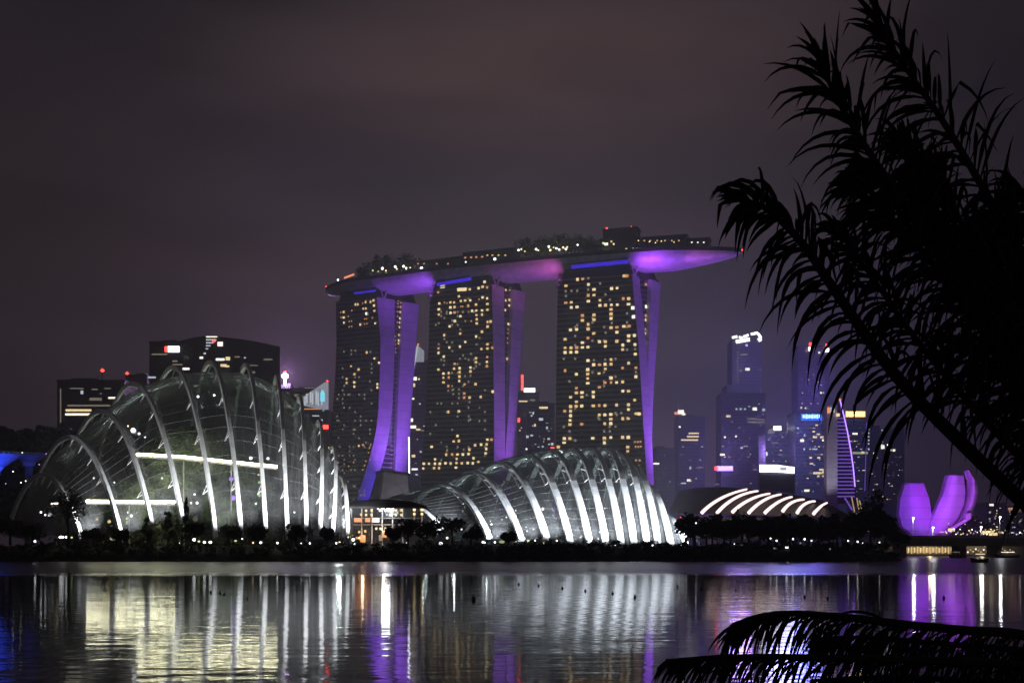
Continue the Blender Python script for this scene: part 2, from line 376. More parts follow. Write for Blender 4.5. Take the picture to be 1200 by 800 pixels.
    ML = ['lit_warm', 'lit_yellow', 'lit_orange', 'lit_white', 'lit_dim']
    rnd = random.Random(len(W)); allw = []
    for fn, lst in ((on, W), (on2, A)):
        for e_ in lst:
            px, py = e_[0], e_[1]; k = e_[2] if len(e_) > 2 else ''
            if k == 'd': mi, ww, hh = 4, 1.5, 1.7
            elif k == 'W': mi, ww, hh = 3, 2.2, 2.2
            elif k == 'B': mi, ww, hh = 1, 4.6, 2.6
            elif k == 's': mi, ww, hh = 2, 1.1, 1.2
            else: mi, ww, hh = rnd.choice((0, 0, 0, 1, 1, 1, 2)), 2.2*rnd.uniform(.8, 1.12), 1.9*rnd.uniform(.8, 1.1)
            ww *= wscale; hh *= wscale**.5
            allw.append((ww*hh*(.3 if mi == 4 else 1), fn(px, py), mi, ww, hh))
    allw.sort(key=lambda q: -q[0])
    rest = MB()
    for i, (_, (p, ax, nn), mi, ww, hh) in enumerate(allw):
        mm = MB() if i < 99 else rest; X = ax*ww/2; Z = Vector((0, 0, hh/2)); q = nn*.18
        mm.quad(p-X-Z, p+X-Z, p+X+Z, p-X+Z, mi=0 if i < 99 else mi); mm.quad(p-X+Z, p+X+Z, p+X+Z-q, p-X+Z-q, mi=0 if i < 99 else mi)
        if i < 99: mm.build('lit_window', ML[mi], T)
    if rest.f: tag(rest.build('lit_windows', ML, T), kind='stuff')
    return T, pt, n
def conv(o, s, txt):
    out = []
    for tok in txt.split():
        k = ''
        if tok[-1].isalpha(): k = tok[-1]; tok = tok[:-1]
        a, b_ = tok.split(','); out.append((o[0]+float(a)/s, o[1]+float(b_)/s, k))
    return out
S9 = 1200/130
W1 = conv((645, 310), S9, "297,163 353,158 415,150d 172,232 415,218 542,207d 665,262 725,257 170,290d 232,287d 294,287d 172,342d 413,272d 475,272 413,335 475,332 600,325d 170,415 230,410 415,398 540,388 230,465 292,460 792,370 850,370 850,430 540,443 600,441 663,437 727,436 660,486 660,536 660,584 350,553 475,546 350,605 475,597 895,470W 902,567W 412,648 412,698 222,708 287,703 660,684 723,680 723,733 472,746 600,738d 798,670 855,667 850,773 912,768 800,125 832,125 295,655d 668,633d")
W1 += conv((645, 390), S9, "163,70 410,57 350,107 163,163 227,163 289,160 350,158 410,155 163,213 225,211 287,208 535,97 598,97 598,146 722,92 787,133 785,181 848,86 918,127 920,178d 922,230 410,300 475,296d 598,290d 660,289 472,345 535,345 595,340 660,338 598,390 408,397 408,446 408,494 408,545 163,408 285,448 530,440 785,380 850,328 928,378 928,425d 928,475 660,488 594,540 660,537 720,537 785,531 285,598 285,648 345,646 345,693 222,696 468,641 468,691 533,588 787,630 848,630 915,727 285,745")
W1 += conv((645, 470), S9, "222,58 283,55 343,52 468,50 532,47 594,47 720,42 848,38 848,90 160,107 222,107 222,157 217,207 215,252 343,248 533,148 593,147 657,143 722,146d 657,193 533,195d 592,243 657,241 786,188 846,188 932,135 963,137 155,403 215,403 153,450 462,400 588,400 588,450 657,392 785,390 846,390 918,440s 950,440s 978,437s 925,492s 955,492s 982,490s 840,495 840,543 90,495 655,537d 714,543d 930,640s 970,640s 963,695s")
A1 = conv((645, 310), S9, "1030,215 1047,455W 1037,552 1035,598 1037,700 1035,742")+conv((645, 390), S9, "1037,103 1040,202")
W2 = conv((490, 320), S9, "270,147B 455,180B 505,178B 565,178 222,210 448,253 703,150 752,157 725,97 660,165 703,265 752,275 235,330 290,320s 318,322s 355,318 395,318 468,303 515,298 570,296 230,393 355,373 400,368 470,362s 490,362s 548,355 632,342 755,335 665,285s 230,450 315,440d 357,432 400,427 590,410 635,407 697,405 755,397 463,468 637,455 697,450 488,423d 290,487d 403,520 517,520d 580,520s 640,500 640,545 757,530 790,525 757,580 230,543d 347,577 463,610d 461,655 697,635 288,673 290,715d 633,687 516,746 230,770d 753,770 638,773d")
W2 += conv((490, 400), S9, "228,32d 227,77 226,125 343,67 458,57 690,83 755,32 755,78 808,70 283,165 288,208d 283,255d 577,135d 457,190d 517,185d 632,183 632,225 632,268d 753,170 750,222 750,268 225,305 402,243 395,295 455,290 455,333 572,283 572,325 572,372d 280,348 280,393 280,443 337,343 337,390 453,380 513,377d 451,428 508,467 627,463 332,483 332,532d 388,520d 388,570d 448,520d 448,567d 448,612d 505,563 505,607 562,607 562,655d 683,600 213,672d 813,543 330,762 446,755")
W2 += conv((490, 480), S9, "570,105d 152,402 390,343 447,338 432,283 755,323 800,323 747,374 743,423 737,470 622,383 687,377 560,430 310,485 373,483 432,483 490,483 552,477 190,535 423,530 605,523 68,583 124,583 188,583 241,583 302,577 358,580 421,575 478,578 543,575 598,578 658,563 62,633 178,630 233,630 415,625 320,435d 498,432d")
A2 = conv((490, 320), S9, "945,180 1005,173 945,295 1000,290 998,350 940,400 925,512s 988,550 985,610s 985,650s 983,705s 980,755s")+conv((490, 400), S9, "963,187")
W3 = conv((380, 330), S9, "345,248 370,248 423,235s 455,222 508,220 540,205 545,260 430,293 457,292 550,317 462,347W 305,315s 185,335s 217,330 218,390 268,378s 190,390s 220,445 278,432s 303,427s 443,405s 465,403s 528,393s 397,465 443,460s 470,455s 558,452 277,490s 305,485s 220,755d 300,745d 343,745d 467,765 507,760d 300,785d")
W3 += conv((370, 400), 5, "303,65 348,100 375,125 211,147 255,165 231,192 185,220 185,243 230,240 230,265 365,250 365,270")
W3 += conv((380, 480), S9, "50,413 382,393 427,380 325,568s 272,610s 160,573d 297,650d 340,650d 208,653d 175,400d 510,375s 495,418s 487,463s 457,555s 442,602s 425,648s")
A3 = conv((380, 330), S9, "840,218 838,273 835,328 830,397 828,442 827,492 825,577 822,636 820,668 797,210s 795,240s 795,272s 793,325s 790,375s 788,440s 765,590s 765,635s 768,680s 770,725s 770,765s")+conv((380, 480), S9, "727,395s 727,438s 725,485s 720,575s 720,620s 718,660s")
c1 = {'FL': [(320, 654), (430, 652), (530, 651), (640, 650)],
      'AL': [(318, 740.5), (350, 743), (400, 748), (480, 753), (560, 758), (640, 763)],
      'AR': [(318, 748.5), (400, 757), (440, 760), (480, 762.5), (560, 766), (640, 770)],
      'BL': [(322, 763.5), (400, 760.5), (440, 758.5), (520, 756), (640, 752)],
      'BR': [(322, 775), (400, 770), (440, 767), (480, 765), (560, 763), (640, 760)]}
c2 = {'FL': [(335, 504), (400, 502.5), (480, 499), (548, 494), (640, 486)],
      'AL': [(330, 576), (400, 578), (480, 579), (535, 579), (640, 578)],
      'AR': [(335, 590.5), (400, 591.5), (535, 592), (640, 591)],
      'BL': [(337, 602), (400, 599), (480, 596), (530, 592.5), (640, 587)],
      'BR': [(335, 616.5), (400, 612), (480, 606), (530, 604), (640, 600)]}
c3 = {'FL': [(345, 393.5), (400, 394.5), (440, 393), (480, 390), (540, 384), (600, 374), (640, 366)],
      'AL': [(348, 441.5), (400, 446), (440, 445), (480, 443.5), (500, 441.5), (520, 437.5), (540, 432), (560, 426), (582, 419), (600, 412), (640, 396)],
      'AR': [(350, 462.4), (400, 462.5), (440, 461.5), (480, 459.5), (500, 457), (520, 454), (540, 449), (560, 442.5), (582, 435), (600, 428), (640, 412)],
      'BL': [(350, 473), (400, 470), (440, 468), (480, 466), (520, 464.5), (555, 463), (640, 461)],
      'BR': [(350, 491.5), (400, 487.6), (440, 485), (480, 482), (520, 480), (556, 479), (640, 478)]}
rq = random.Random(31)
W3 += [(396+rq.randrange(7)*6.4+rq.choice((0, 1.8)), 345+rq.randrange(16, 48)*5.1, 'd') for _ in range(75)]
W2 += [(505+rq.randrange(11)*6.4, 340+rq.randrange(2, 40)*5.1, 'd') for _ in range(60)]
W1 += [(661+rq.randrange(12)*6.75, 325+rq.randrange(2, 42)*5.3, 'd') for _ in range(45)]
T3, pt3, nn3 = tower('leftmost hotel tower, its purple end leg curving out to the left at the foot', 192, c3, (978, 959, 989), 26, W3, A3, .78)
T2, pt2, nn2 = tower('middle hotel tower with two straight muted purple end legs', 192, c2, (933, 912, 942), 15, W2, A2, .84)
T1, pt1, nn1 = tower('rightmost hotel tower, nearest and widest, its thin purple legs crossing low down', 192, c1, (894, 876, 908), 12, W1, A1)
# ground floodlights on the end walls (purple)
for T_, pt, e_hi, e_lo, colr, low in ((T3, pt3, 1.1e6, 2.2e5, (.34, .09, 1), (.10, .035, 1)), (T2, pt2, 0.55e6, 1.2e5, (.38, .11, .9), (.42, .06, 1)), (T1, pt1, 1.05e6, 2.4e5, (.34, .10, 1), (.34, .05, 1))):
    b0 = (pt('AL', 10)+pt('BR', 10))/2; fl = pt('FL', 100)-pt('AL', 100); out = -fl.normalized(); out.z = 0
    src = b0+out*52; src.z = 9
    top = (pt('AL', 165)+pt('BR', 165))/2; lowp = (pt('AL', 45)+pt('BR', 45))/2
    m = MB(); m.box(src-Vector((0, 0, 1.8)), (2.5, 2, 1.6), .4); m.bar(src-Vector((0, 0, 4)), src-Vector((0, 0, 2.6)), .4)
    fo = m.build('floodlight', 'dark_metal', T_)
    lamp('SPOT', fo, src, colr, e_hi, top, 62, .8, 1.5)
    lamp('SPOT', fo, src, low, e_lo, lowp, 60, 1, 1.5)

# ------------------------------------------------------------------ roof deck across the towers
cl = catmull([(-146, 1006, 0), (-103, 980, 0), (-25, 936, 0), (66, 899, 0), (112, 884, 0), (156, 869, 0)], 14)
SKY = thing('sky_deck', (cl[0].x, cl[0].y, 196), 'long boat shaped roof deck lit purple below, laid across the three hotel towers', 'roof deck')
def hullsec(i, under=True):
    n_ = len(cl)-1; s = i/n_; p = cl[i]; d = (cl[min(i+1, n_)]-cl[max(i-1, 0)]).normalized(); sd = Vector((d.y, -d.x, 0))
    taper = min(1, (s/.16)**.55 if s < .16 else 1, ((1-s)/.22)**.62 if s > .78 else 1); taper = max(taper, .02)
    hw = 18.5*taper; dep = 10.5*min(1, taper**.9+.04); rim = 206.4-(1-taper)*1.2
    return p, sd, hw, dep, rim
rows = []; nsec = len(cl)
for i in range(nsec):
    p, sd, hw, dep, rim = hullsec(i); r = []
    for k in range(17):
        a = math.pi*k/16; x = math.cos(a); r.append(p+sd*hw*x+Vector((0, 0, rim-dep*math.sin(a)**.75)))
    rows.append(r)
m = MB(); m.grid(rows); m.build('hull', 'hull_metal', SKY, True)
m = MB(); m.grid([[rows[i][0]+Vector((0, 0, .02)), rows[i][16]+Vector((0, 0, .02))] for i in range(nsec)]); m.build('deck_floor', 'concrete', SKY)
m = MB()
for side, kk in ((1, 0), (-1, 16)):
    o0 = [rows[i][kk]+hullsec(i)[1]*side*.25 for i in range(nsec)]
    m.grid([[v+Vector((0, 0, -.6)) for v in o0], [v+Vector((0, 0, 2.0)) for v in o0]])
    m.grid([[v+Vector((0, 0, 2.0)) for v in o0], [v+Vector((0, 0, 2.0))-hullsec(i)[1]*side*.8 for i, v in enumerate(o0)]])
m.build('parapet', 'dark_metal', SKY)
def deck(s, off=0, dz=0):
    i = s*(nsec-1); a = int(i); b_ = min(a+1, nsec-1); f_ = i-a; p = cl[a].lerp(cl[b_], f_); _, sd, hw, _, rim = hullsec(a)
    return p+sd*(hw*off)+Vector((0, 0, rim+dz))
def deck_px(px, off=.6, dz=0):
    best = min(range(0, 1001), key=lambda k: abs((lambda q: q.x/q.y*F+600)(deck(k/1000, off, dz))-px)); return deck(best/1000, off, dz)
# hull lights fixed to the towers' top corners
def hull_light(T_, pos, aim, col_, e, ang):
    m = MB(); m.box(pos, (1.2, 1.2, .9)); fo = m.build('floodlight', 'dark_metal', T_); lamp('SPOT', fo, pos+Vector((0, 0, .9)), col_, e, aim, ang, .9, .8)
for T_, px0, pxa, col_, e, ang, zz in ((T2, 503, 478, (.36, .08, 1), 4.4e4, 100, 184), (T1, 652, 628, (.62, .10, .55), 4.0e4, 100, 184), (T1, 752, 772, (.38, .06, 1), 7.5e4, 110, 184)):
    a_ = deck_px(px0, 1.0, -7); pos = Vector((a_.x, a_.y-10, zz)); hull_light(T_, pos, deck_px(pxa, .7, -6), col_, e, ang)
a_ = deck_px(758, 1.0, -7); hull_light(T1, Vector((a_.x+6, a_.y-12, 183)), deck_px(838, .7, -3), (.58, .10, .66), .75e5, 44)
for T_, x0, x1, y0, y1, pt in ((T3, 413, 440, 344, 340.5, pt3), (T2, 512, 552, 333.5, 326.5, pt2), (T1, 670, 736, 313, 306.5, pt1)):
    z0 = 196.2; dA = pt('AL', 190).y; dF = pt('FL', 190).y
    p0 = P(x0, y0, dF-4); p1 = P(x1, y1, dA-1); m = MB(); m.bar(p0, p1, .5, 2.2 if T_ is not T3 else 1.3); m.build('blue_light_strip', 'blue_led', T_)
    m = MB(); m.bar(p0-Vector((0, .3, 2.2)), p1-Vector((0, .3, 2.2)), .6, .6); m.bar(p0+Vector((0, -.3, 2.2)), p1+Vector((0, -.3, 2.2)), .6, .6); m.build('strip_rail', 'dark_metal', T_)
# lift-core box and pavilions on the deck
def deckbox(px0, px1, pyt, name, label, cat, wins=(), off=.2, mt='dark_metal', beac=()):
    a, b_ = deck_px(px0, off), deck_px(px1, off); c = (a+b_)/2; d = b_-a; zt = EYE+(HY-pyt)/F*c.y; h = zt-c.z
    T_ = thing(name, c, label, cat); rz = math.atan2(d.y, d.x); m = MB(); m.box(c+Vector((0, 0, h/2)), (d.length, 11, h), rz)
    m.build('wall', mt, T_); m = MB(); m.box(c+Vector((0, 0, h+.35)), (d.length+1.2, 12.2, .7), rz); m.build('roof', mt, T_)
    for (x, y, ww, hh, mm_) in wins:
        tt = (x-px0)/(px1-px0); p = a.lerp(b_, tt); nn = Vector((d.y, -d.x, 0)).normalized(); nn = nn if nn.y < 0 else -nn
        p = p+nn*5.7; p.z = EYE+(HY-y)/F*p.y; m = MB(); m.box(p, (ww, .3, hh), rz); m.build('lit_window', mm_, T_)
    for x, y in beac:
        p = deck_px(x, off); p.z = EYE+(HY-y)/F*p.y; m = MB(); m.bar(Vector((p.x, p.y, zt)), p, .25); m.lathe(p, [(0, -.7), (.8, 0), (0, .7)], 8); m.build('beacon', 'beacon_red', T_)
    return T_
deckbox(709, 748, 270.5, 'roof_building', 'tall dark box on the roof deck with two red beacons', 'rooftop building', [(713, 286, 2.4, 1.6, 'lit_white'), (719, 283, 1.2, 1.2, 'lit_warm')], beac=[(711, 267.5), (740, 266)])
deckbox(546, 606, 296, 'roof_restaurant', 'low long pavilion on the deck above the middle tower with a row of orange windows', 'pavilion', [(q, 302-(q-546)*.05, 1.6, 1.0, 'lit_orange') for q in (549, 556, 562, 569)]+[(q, 299, 1.3, .8, 'lit_warm') for q in (575, 581, 588, 596)])
deckbox(492, 545, 306, 'roof_pavilion', 'low dark pavilion between the left trees and the long pavilion on the deck', 'pavilion', [(q, 309, 1.1, .9, 'lit_orange') for q in (495, 502, 517, 530)])
deckbox(752, 806, 279.5, 'pool_bar', 'slim roofed bar on the right end of the roof deck', 'pavilion', [(q, 282, .9, .7, 'lit_warm') for q in (757, 764, 772, 781, 789, 797)])
deckbox(808, 832, 282, 'viewing_kiosk', 'small kiosk near the tip of the roof deck', 'kiosk', [(q, 284, 1, .7, 'lit_white') for q in (812, 819, 826)])
# trees of the deck
sky_trees = [(438, 316, 302, 9), (449, 314, 300, 9), (459, 313, 302, 8), (469, 311, 300, 9), (480, 309, 299, 10), (612, 298, 280, 8), (622, 298, 281, 8), (633, 297, 279, 9), (643, 297, 278, 9), (654, 296, 275, 10), (664, 296, 277, 9), (674, 295, 277, 9), (685, 295, 278, 9), (695, 294, 281, 8), (703, 294, 282, 7), (425, 320, 312, 7), (750, 291, 279, 7)]
for i, (px, pb, ptp, r) in enumerate(sky_trees):
    q = deck_px(px, .1); d = q.y
    tree(px, pb, ptp-(1.5 if px < 700 else 0), r*1.25, d, 'dark bushy tree in the %s cluster on the roof deck' % ('left' if px < 500 else 'middle' if px < 706 else 'right hand'), 'trees on the roof deck', 'deck_tree', 420, 1.1, 'foliage', q.z)
for px, e in ((452, 1100), (476, 1100), (622, 700), (650, 1700), (668, 900), (707, 500)):
    q = deck_px(px, .75, 4); lamp('POINT', SKY, q, (1, .85, .4), e, radius=.6)
# garden lamps on the deck
def small_lamp(p, r, mt, label, group, name='garden_lamp', post=1.0, cat='lamp', flat=1):
    T_ = thing(name, Vector(p)-Vector((0, 0, post+r)), label, cat, group)
    m = MB(); m.bar(Vector(p)-Vector((0, 0, post+r)), p, .12+r*.15); m.build('post', 'dark_metal', T_)
    m = MB(); p_ = Vector(p); m.grid([[p_+Vector((rr*math.cos(j*.7854)*flat, rr*math.sin(j*.7854), z)) for j in range(8)] for rr, z in ((.01, -r), (r*.7, -r*.7), (r, 0), (r*.7, r*.7), (.01, r))], 0, True)
    m.build('lamp_head', mt, T_); return T_
DL = [(437, 317, .7, 'lamp_green'), (443, 318, .4, 'lamp_warm'), (448, 314.5, 1.0, 'lamp_white'), (452, 317, .6, 'lamp_warm'), (463, 312.5, .9, 'lamp_white'), (465, 315, .7, 'lamp_warm'), (473, 312, .9, 'lamp_white'), (476, 314, .7, 'lamp_white'), (480.5, 313.5, .6, 'lamp_warm'), (494, 314.5, 1.2, 'lamp_white'), (396, 328, .8, 'lamp_white'), (418, 326, .5, 'lamp_white'),
      (546, 307, .5, 'lamp_white'), (580, 303.5, 1.0, 'lamp_white'), (608, 293, .7, 'lamp_white'), (611, 292, .7, 'lamp_warm'), (615, 294.5, .5, 'lamp_warm'), (628, 292, .8, 'lamp_white'), (631, 293.5, .6, 'lamp_warm'), (643, 289, .8, 'lamp_white'), (645, 293, .9, 'lamp_warm'), (649, 290, .6, 'lamp_green'), (652, 291, .7, 'lamp_white'), (655, 292.5, .7, 'lamp_white'), (660, 290, .8, 'lamp_warm'), (663, 292, .8, 'lamp_white'), (665, 289.5, .6, 'lamp_warm'), (677, 287, .6, 'lamp_white'), (707, 285, .9, 'lamp_green'), (719, 286, .6, 'lamp_warm'), (734, 292.5, 1.0, 'lamp_warm')]
for px, py, r, mm_ in DL:
    q = deck_px(px, .72); q.z = EYE+(HY-py)/F*q.y
    small_lamp(q, r, mm_, 'small glowing garden lamp among the planting of the roof deck', 'garden lamps on the roof deck', post=1.2)
for i, px in enumerate([742+4.2*k for k in range(8)]+[781+4.4*k for k in range(12)]):
    q = deck_px(min(px, 835), .8); q.z = EYE+(HY-(291.5-(px-742)*.018))/F*q.y
    small_lamp(q, .62, 'lit_white', 'white rail light in the even row along the right end of the roof deck', 'rail lights on the right end of the roof deck', 'rail_light', .6)
for i, px in enumerate((748, 761, 768, 775, 790, 800, 815, 824)):
    q = deck_px(px, .5); q.z = EYE+(HY-(282+((i*37) % 5)*.6))/F*q.y
    small_lamp(q, .45, 'lamp_warm', 'dim upper terrace light above the rail lights', 'terrace lights on the right of the roof deck', 'terrace_light', .8)
# red tips
for px, py, lb in ((386.5, 336, 'red beacon on the left tip of the roof deck'), (867, 293, 'red beacon on the right tip of the roof deck')):
    q = deck(0 if px < 500 else 1, 0); q.z = EYE+(HY-py)/F*q.y; small_lamp(q, .75, 'beacon_red', lb, None, 'beacon', .8, 'beacon light')
q = deck_px(409, .5); q.z = EYE+(HY-323.5)/F*q.y; T_ = thing('bar_canopy', q, 'orange lit canopy at the left tip of the roof deck', 'canopy'); m = MB(); m.bar(q+Vector((-4, 2, -1)), q+Vector((4, -1.5, 1)), .6, 1.3); m.build('lit_edge', 'sign_orange', T_)
m = MB(); m.bar(q+Vector((-3, 2, -1)), q+Vector((-3, 2, -5)), .4); m.bar(q+Vector((3, -1, 1)), q+Vector((3, -1, -4)), .4); m.build('posts', 'dark_metal', T_)

# ------------------------------------------------------------------ ribbed glass conservatories
def rib_curve(r, Df, Db, H=None, n=32, inset=0):
    pxf, pyf, pxb, pya, bul = r[:5]
    Dm = (Df+Db)/2; A = P(pxf, pyf, Df); B = P(pxb, 0, Db); B.z = A.z
    A.z = B.z = max(A.z, 4.9); z_a = EYE+(HY-pya)/F*Dm; h = z_a-A.z; d = (B-A).normalized(); out = []
    for i in range(n+1):
        a = math.pi*i/n; u = .5-.5*math.cos(a)      # even spacing near the feet
        u = i/n; hh = 4*u*(1-u)
        hh = hh**.92
        p = A.lerp(B, u); p.x += bul/F*Dm*math.sin(math.pi*u)**.8
        p.z = A.z+h*hh
        if inset:
            ins = inset if h > 48 or inset > 2 else inset*1.7-(inset*2.4)*hh**3
            c = A.lerp(B, .5); c.z = A.z; v = p-c; ln = v.length; p = c+v*(1-ins/max(ln, abs(ins)*2.2))
            if p.z < A.z: p.z = A.z
        out.append(p)
    return out
def rib_mesh(pts, w, dpt, wd, taper=.25):
    m = MB(); rows = []; n = len(pts)-1
    for i, p in enumerate(pts):
        tg = (pts[min(i+1, n)]-pts[max(i-1, 0)]).normalized(); x = wd; y = tg.cross(x).normalized(); s = 1-taper*math.sin(math.pi*i/n)
        rows.append([p-x*w/2*s-y*dpt/2, p+x*w/2*s-y*dpt/2, p+x*w/2*s+y*dpt/2, p-x*w/2*s+y*dpt/2])
    m.grid(rows, 0, True); m.quad(*rows[0]); m.quad(*rows[-1]); return m
def dome(name, label, ribs, Dfs, Dbs, w, dp, inset, strut_every, gap, caps, lampE, lampEb, lightcol, loff, srange, slen):
    h0 = 60 if slen < 2 else 30
    n = len(ribs); cx = sum(q_[0] for q_ in ribs)/n; T_ = thing(name, P(cx, 632, Dfs[n//2]), label, 'conservatory')
    out = [rib_curve(r, Dfs[i], Dbs[i]) for i, r in enumerate(ribs)]
    inn = [rib_curve(r, Dfs[i], Dbs[i], inset=inset) for i, r in enumerate(ribs)]
    for i, pts in enumerate(out):
        fb = (pts[-1]-pts[0]); wd = Vector((fb.y, -fb.x, 0)).normalized()
        rb = rib_mesh(pts, w, dp, wd).build('rib', 'rib_steel', T_)
        for k in srange:
            m = MB(); a = pts[k]; hl = wd*(-slen); c_ = inn[i]
            if slen > 2.2:
                for s in (-1, 1): m.bar(a.lerp(pts[k+s], .35), pts[k+s].lerp(c_[k+s], .7)+hl, .24)
                m.bar(pts[k-1].lerp(c_[k-1], .7)+hl, pts[k+1].lerp(c_[k+1], .7)+hl, .18)
            else:
                m.bar(a, a.lerp(c_[k], .85)+hl-Vector((0, 0, .8)), .34, w2=.12); m.bar(pts[k+1].lerp(a, .6), a.lerp(c_[k], .85)+hl-Vector((0, 0, .8)), .16)
            m.build('strut', 'white_steel', rb)
        for (pp, E, ii) in ((pts, lampE, 1), (pts[::-1], lampEb, -1)):
            if E <= 0 or (ii < 0 and i < 3 and h0 > 50): continue
            foot = pp[0]; tgt = pp[int(len(pp)*.30)]; dirv = (pp[0]-pp[4]); dirv.z = 0; dirv.normalize()
            pos = foot+dirv*loff+wd*1.5+Vector((0, 0, .9)) 
            m = MB(); m.box(pos-Vector((0, 0, .9)), (.8, .8, .7)); m.build('floodlight_housing', 'dark_metal', T_)
            lamp('SPOT', T_, pos, lightcol, E*random.uniform(.85, 1.15), tgt, 84, 1, 1.0)
    # glass skin lofted between the ribs, closed at both ends
    secs = [[v.copy() for v in s] for s in inn]
    def shrink(s, px, D, f, dz): 
        c = P(px, 632, D); return [Vector((c.x+(v.x-s[0].x*.5-s[-1].x*.5)*f, c.y+(v.y-(s[0].y+s[-1].y)/2)*f, s[0].z+(v.z-s[0].z)*dz)) for v in s]
    allr = [shrink(secs[0], *q) for q in caps[0]]+secs+[shrink(secs[-1], *q) for q in caps[1]]
    rows = []
    for j in range(len(allr[0])): rows.append(catmull([r[j] for r in allr], 4))
    m = MB(); m.grid(rows); sk = m.build('glass_skin', 'dome_glass', T_, True)
    g_ = MB(); g_.grid(rows); mg = g_.build('glazing_bars', 'mullion', T_)
    wf = mg.modifiers.new('bars', 'WIREFRAME'); wf.thickness = .15; wf.use_replace = True; wf.use_even_offset = False; wf.use_boundary = True
    return T_, out, inn
cf = [(94, 626, 8, 556, 0), (142, 628, 26, 512, 0), (178, 616, 63, 482, 0), (214, 613, 102, 450, 0), (253, 630, 157, 431, 0), (283, 628, 213, 425, 0),
      (312, 631, 266, 428, 0), (337, 632, 312, 442, 0), (359, 625, 338, 464, 3), (375, 620, 350, 494, 12), (389, 632, 360, 525, 16), (407, 629, 378, 560, 7)]
DfC = [418, 414, 412, 411, 410, 410, 411, 413, 416, 420, 424, 430]; DbC = [470, 480, 488, 494, 498, 500, 500, 498, 492, 484, 474, 462]
CF, cfo, cfi = dome('ribbed_conservatory', 'tall ribbed glass conservatory at left with two bright strip-lit walkways inside', cf, DfC, DbC, 1.25, 1.5, 3.2, 4, .3,
    [[(24, 445, .04, .02), (34, 444, .45, .5)], [(410, 446, .3, .35), (411, 446, .04, .02)]], 6.5e4, 4.5e4, (.95, .97, 1), 8, list(range(2, 24, 3)), 1.5)
ff = [(516, 619, 408, 586, 0), (573, 630, 466, 569, 0), (611, 633, 503, 554, 0), (640, 630, 536, 542, 0), (668, 635, 574, 534, 0), (691, 638, 606, 529, 0), (710, 638, 636, 527, 0),
      (728, 638, 660, 526, 0), (743, 638, 683, 526, 0), (758, 638, 702, 533, 0), (771, 638, 718, 546, 0), (786, 638, 738, 569, -2), (803, 637, 760, 602, -4)]
DfF = [478, 472, 468, 466, 465, 465, 465, 466, 467, 469, 472, 476, 481]; DbF = [530, 545, 556, 563, 568, 570, 570, 568, 564, 558, 550, 540, 528]
FD, fdo, fdi = dome('ribbed_conservatory', 'low leaf shaped glass conservatory in the middle with broad bright white ribs', ff, DfF, DbF, 2.4, 1.3, 1.1, 3, .3,
    [[(462, 504, .04, .02), (470, 504, .5, .5)], [(790, 505, .3, .35), (796, 505, .04, .02)]], 1.15e5, 1.1e5, (.86, .92, 1), 10, range(7, 14, 2), 2.6)

# inside the tall conservatory: planted mountain, strip-lit walkways, trees
mt_ = thing('planted_mountain', P(225, 632, 455), 'planted mountain with hanging greenery standing inside the tall left conservatory', 'planted mound')
m = MB(); rows = []; base_c = P(225, 632, 455)
for i in range(26):
    h = i/25; R = 24*(1-h)**.55+2; rr = []
    for j in range(40):
        a = 6.2832*j/40; nn_ = noise.noise(Vector((math.cos(a)*2, math.sin(a)*2, h*5)))*.28; r = R*(1+nn_)
        rr.append(Vector((base_c.x+math.cos(a)*r*1.25, base_c.y+math.sin(a)*r*.7, 5+h*42)))
    rows.append(rr)
m.grid(rows, 0, True); m.build('rock_core', 'mountain', mt_, True)
m = MB(); rnd = random.Random(5)
for k in range(9000):
    h = rnd.random()**1.2; a = rnd.uniform(3.0, 6.5); R = (24*(1-h)**.55+2)*(1+.28*noise.noise(Vector((math.cos(a)*2, math.sin(a)*2, h*5))))+rnd.uniform(0, 1.2)
    p = Vector((base_c.x+math.cos(a)*R*1.25, base_c.y+math.sin(a)*R*.7, 5+h*42)); s_ = rnd.uniform(.25, .8)
    u = Vector((rnd.gauss(0, 1), rnd.gauss(0, 1), rnd.gauss(0, 1))).normalized()*s_; v = u.cross(Vector((rnd.gauss(0, 1), rnd.gauss(0, 1), 1))).normalized()*s_*.6
    m.quad(p-u, p-v, p+u, p+v, mi=0 if rnd.random() < .6 else 1)
m.build('hanging_plants', ['foliage', 'foliage_light'], mt_)
def walkway(pts, label, th, mt2, ends):
    q = [P(*a) for a in pts]; T_ = thing('lit_walkway', q[0], label, 'walkway', None); m = MB()
    for a, b_ in zip(q, q[1:]): m.bar(a+Vector((0, 1.4, -.9)), b_+Vector((0, 1.4, -.9)), 2.2, .35)
    m.build('deck', 'concrete', T_); m = MB()
    for a, b_ in zip(q, q[1:]): m.bar(a, b_, .3, th)
    m.build('light_strip', mt2, T_)
    for a in q[1:-1]: m = MB(); m.bar(a+Vector((0, 1.4, -1)), Vector((a.x, a.y+1.4, 4.9)), .4); m.build('column', 'white_steel', T_)
    return T_
WK1 = walkway([(160, 532, 432), (214, 535, 430), (270, 541, 430), (325, 546.5, 432)], 'upper sloping walkway edged by a bright strip light in the tall conservatory', .9, 'strip_light', 0)
WK2 = walkway([(101, 587, 428), (150, 587.5, 426), (205, 588, 426)], 'lower level walkway edged by a bright strip light in the tall conservatory', .95, 'strip_light', 0)
WK3 = walkway([(60, 590, 428), (68, 589.5, 428)], 'short lit walkway stub at the left foot of the tall conservatory', .5, 'strip_soft', 0)
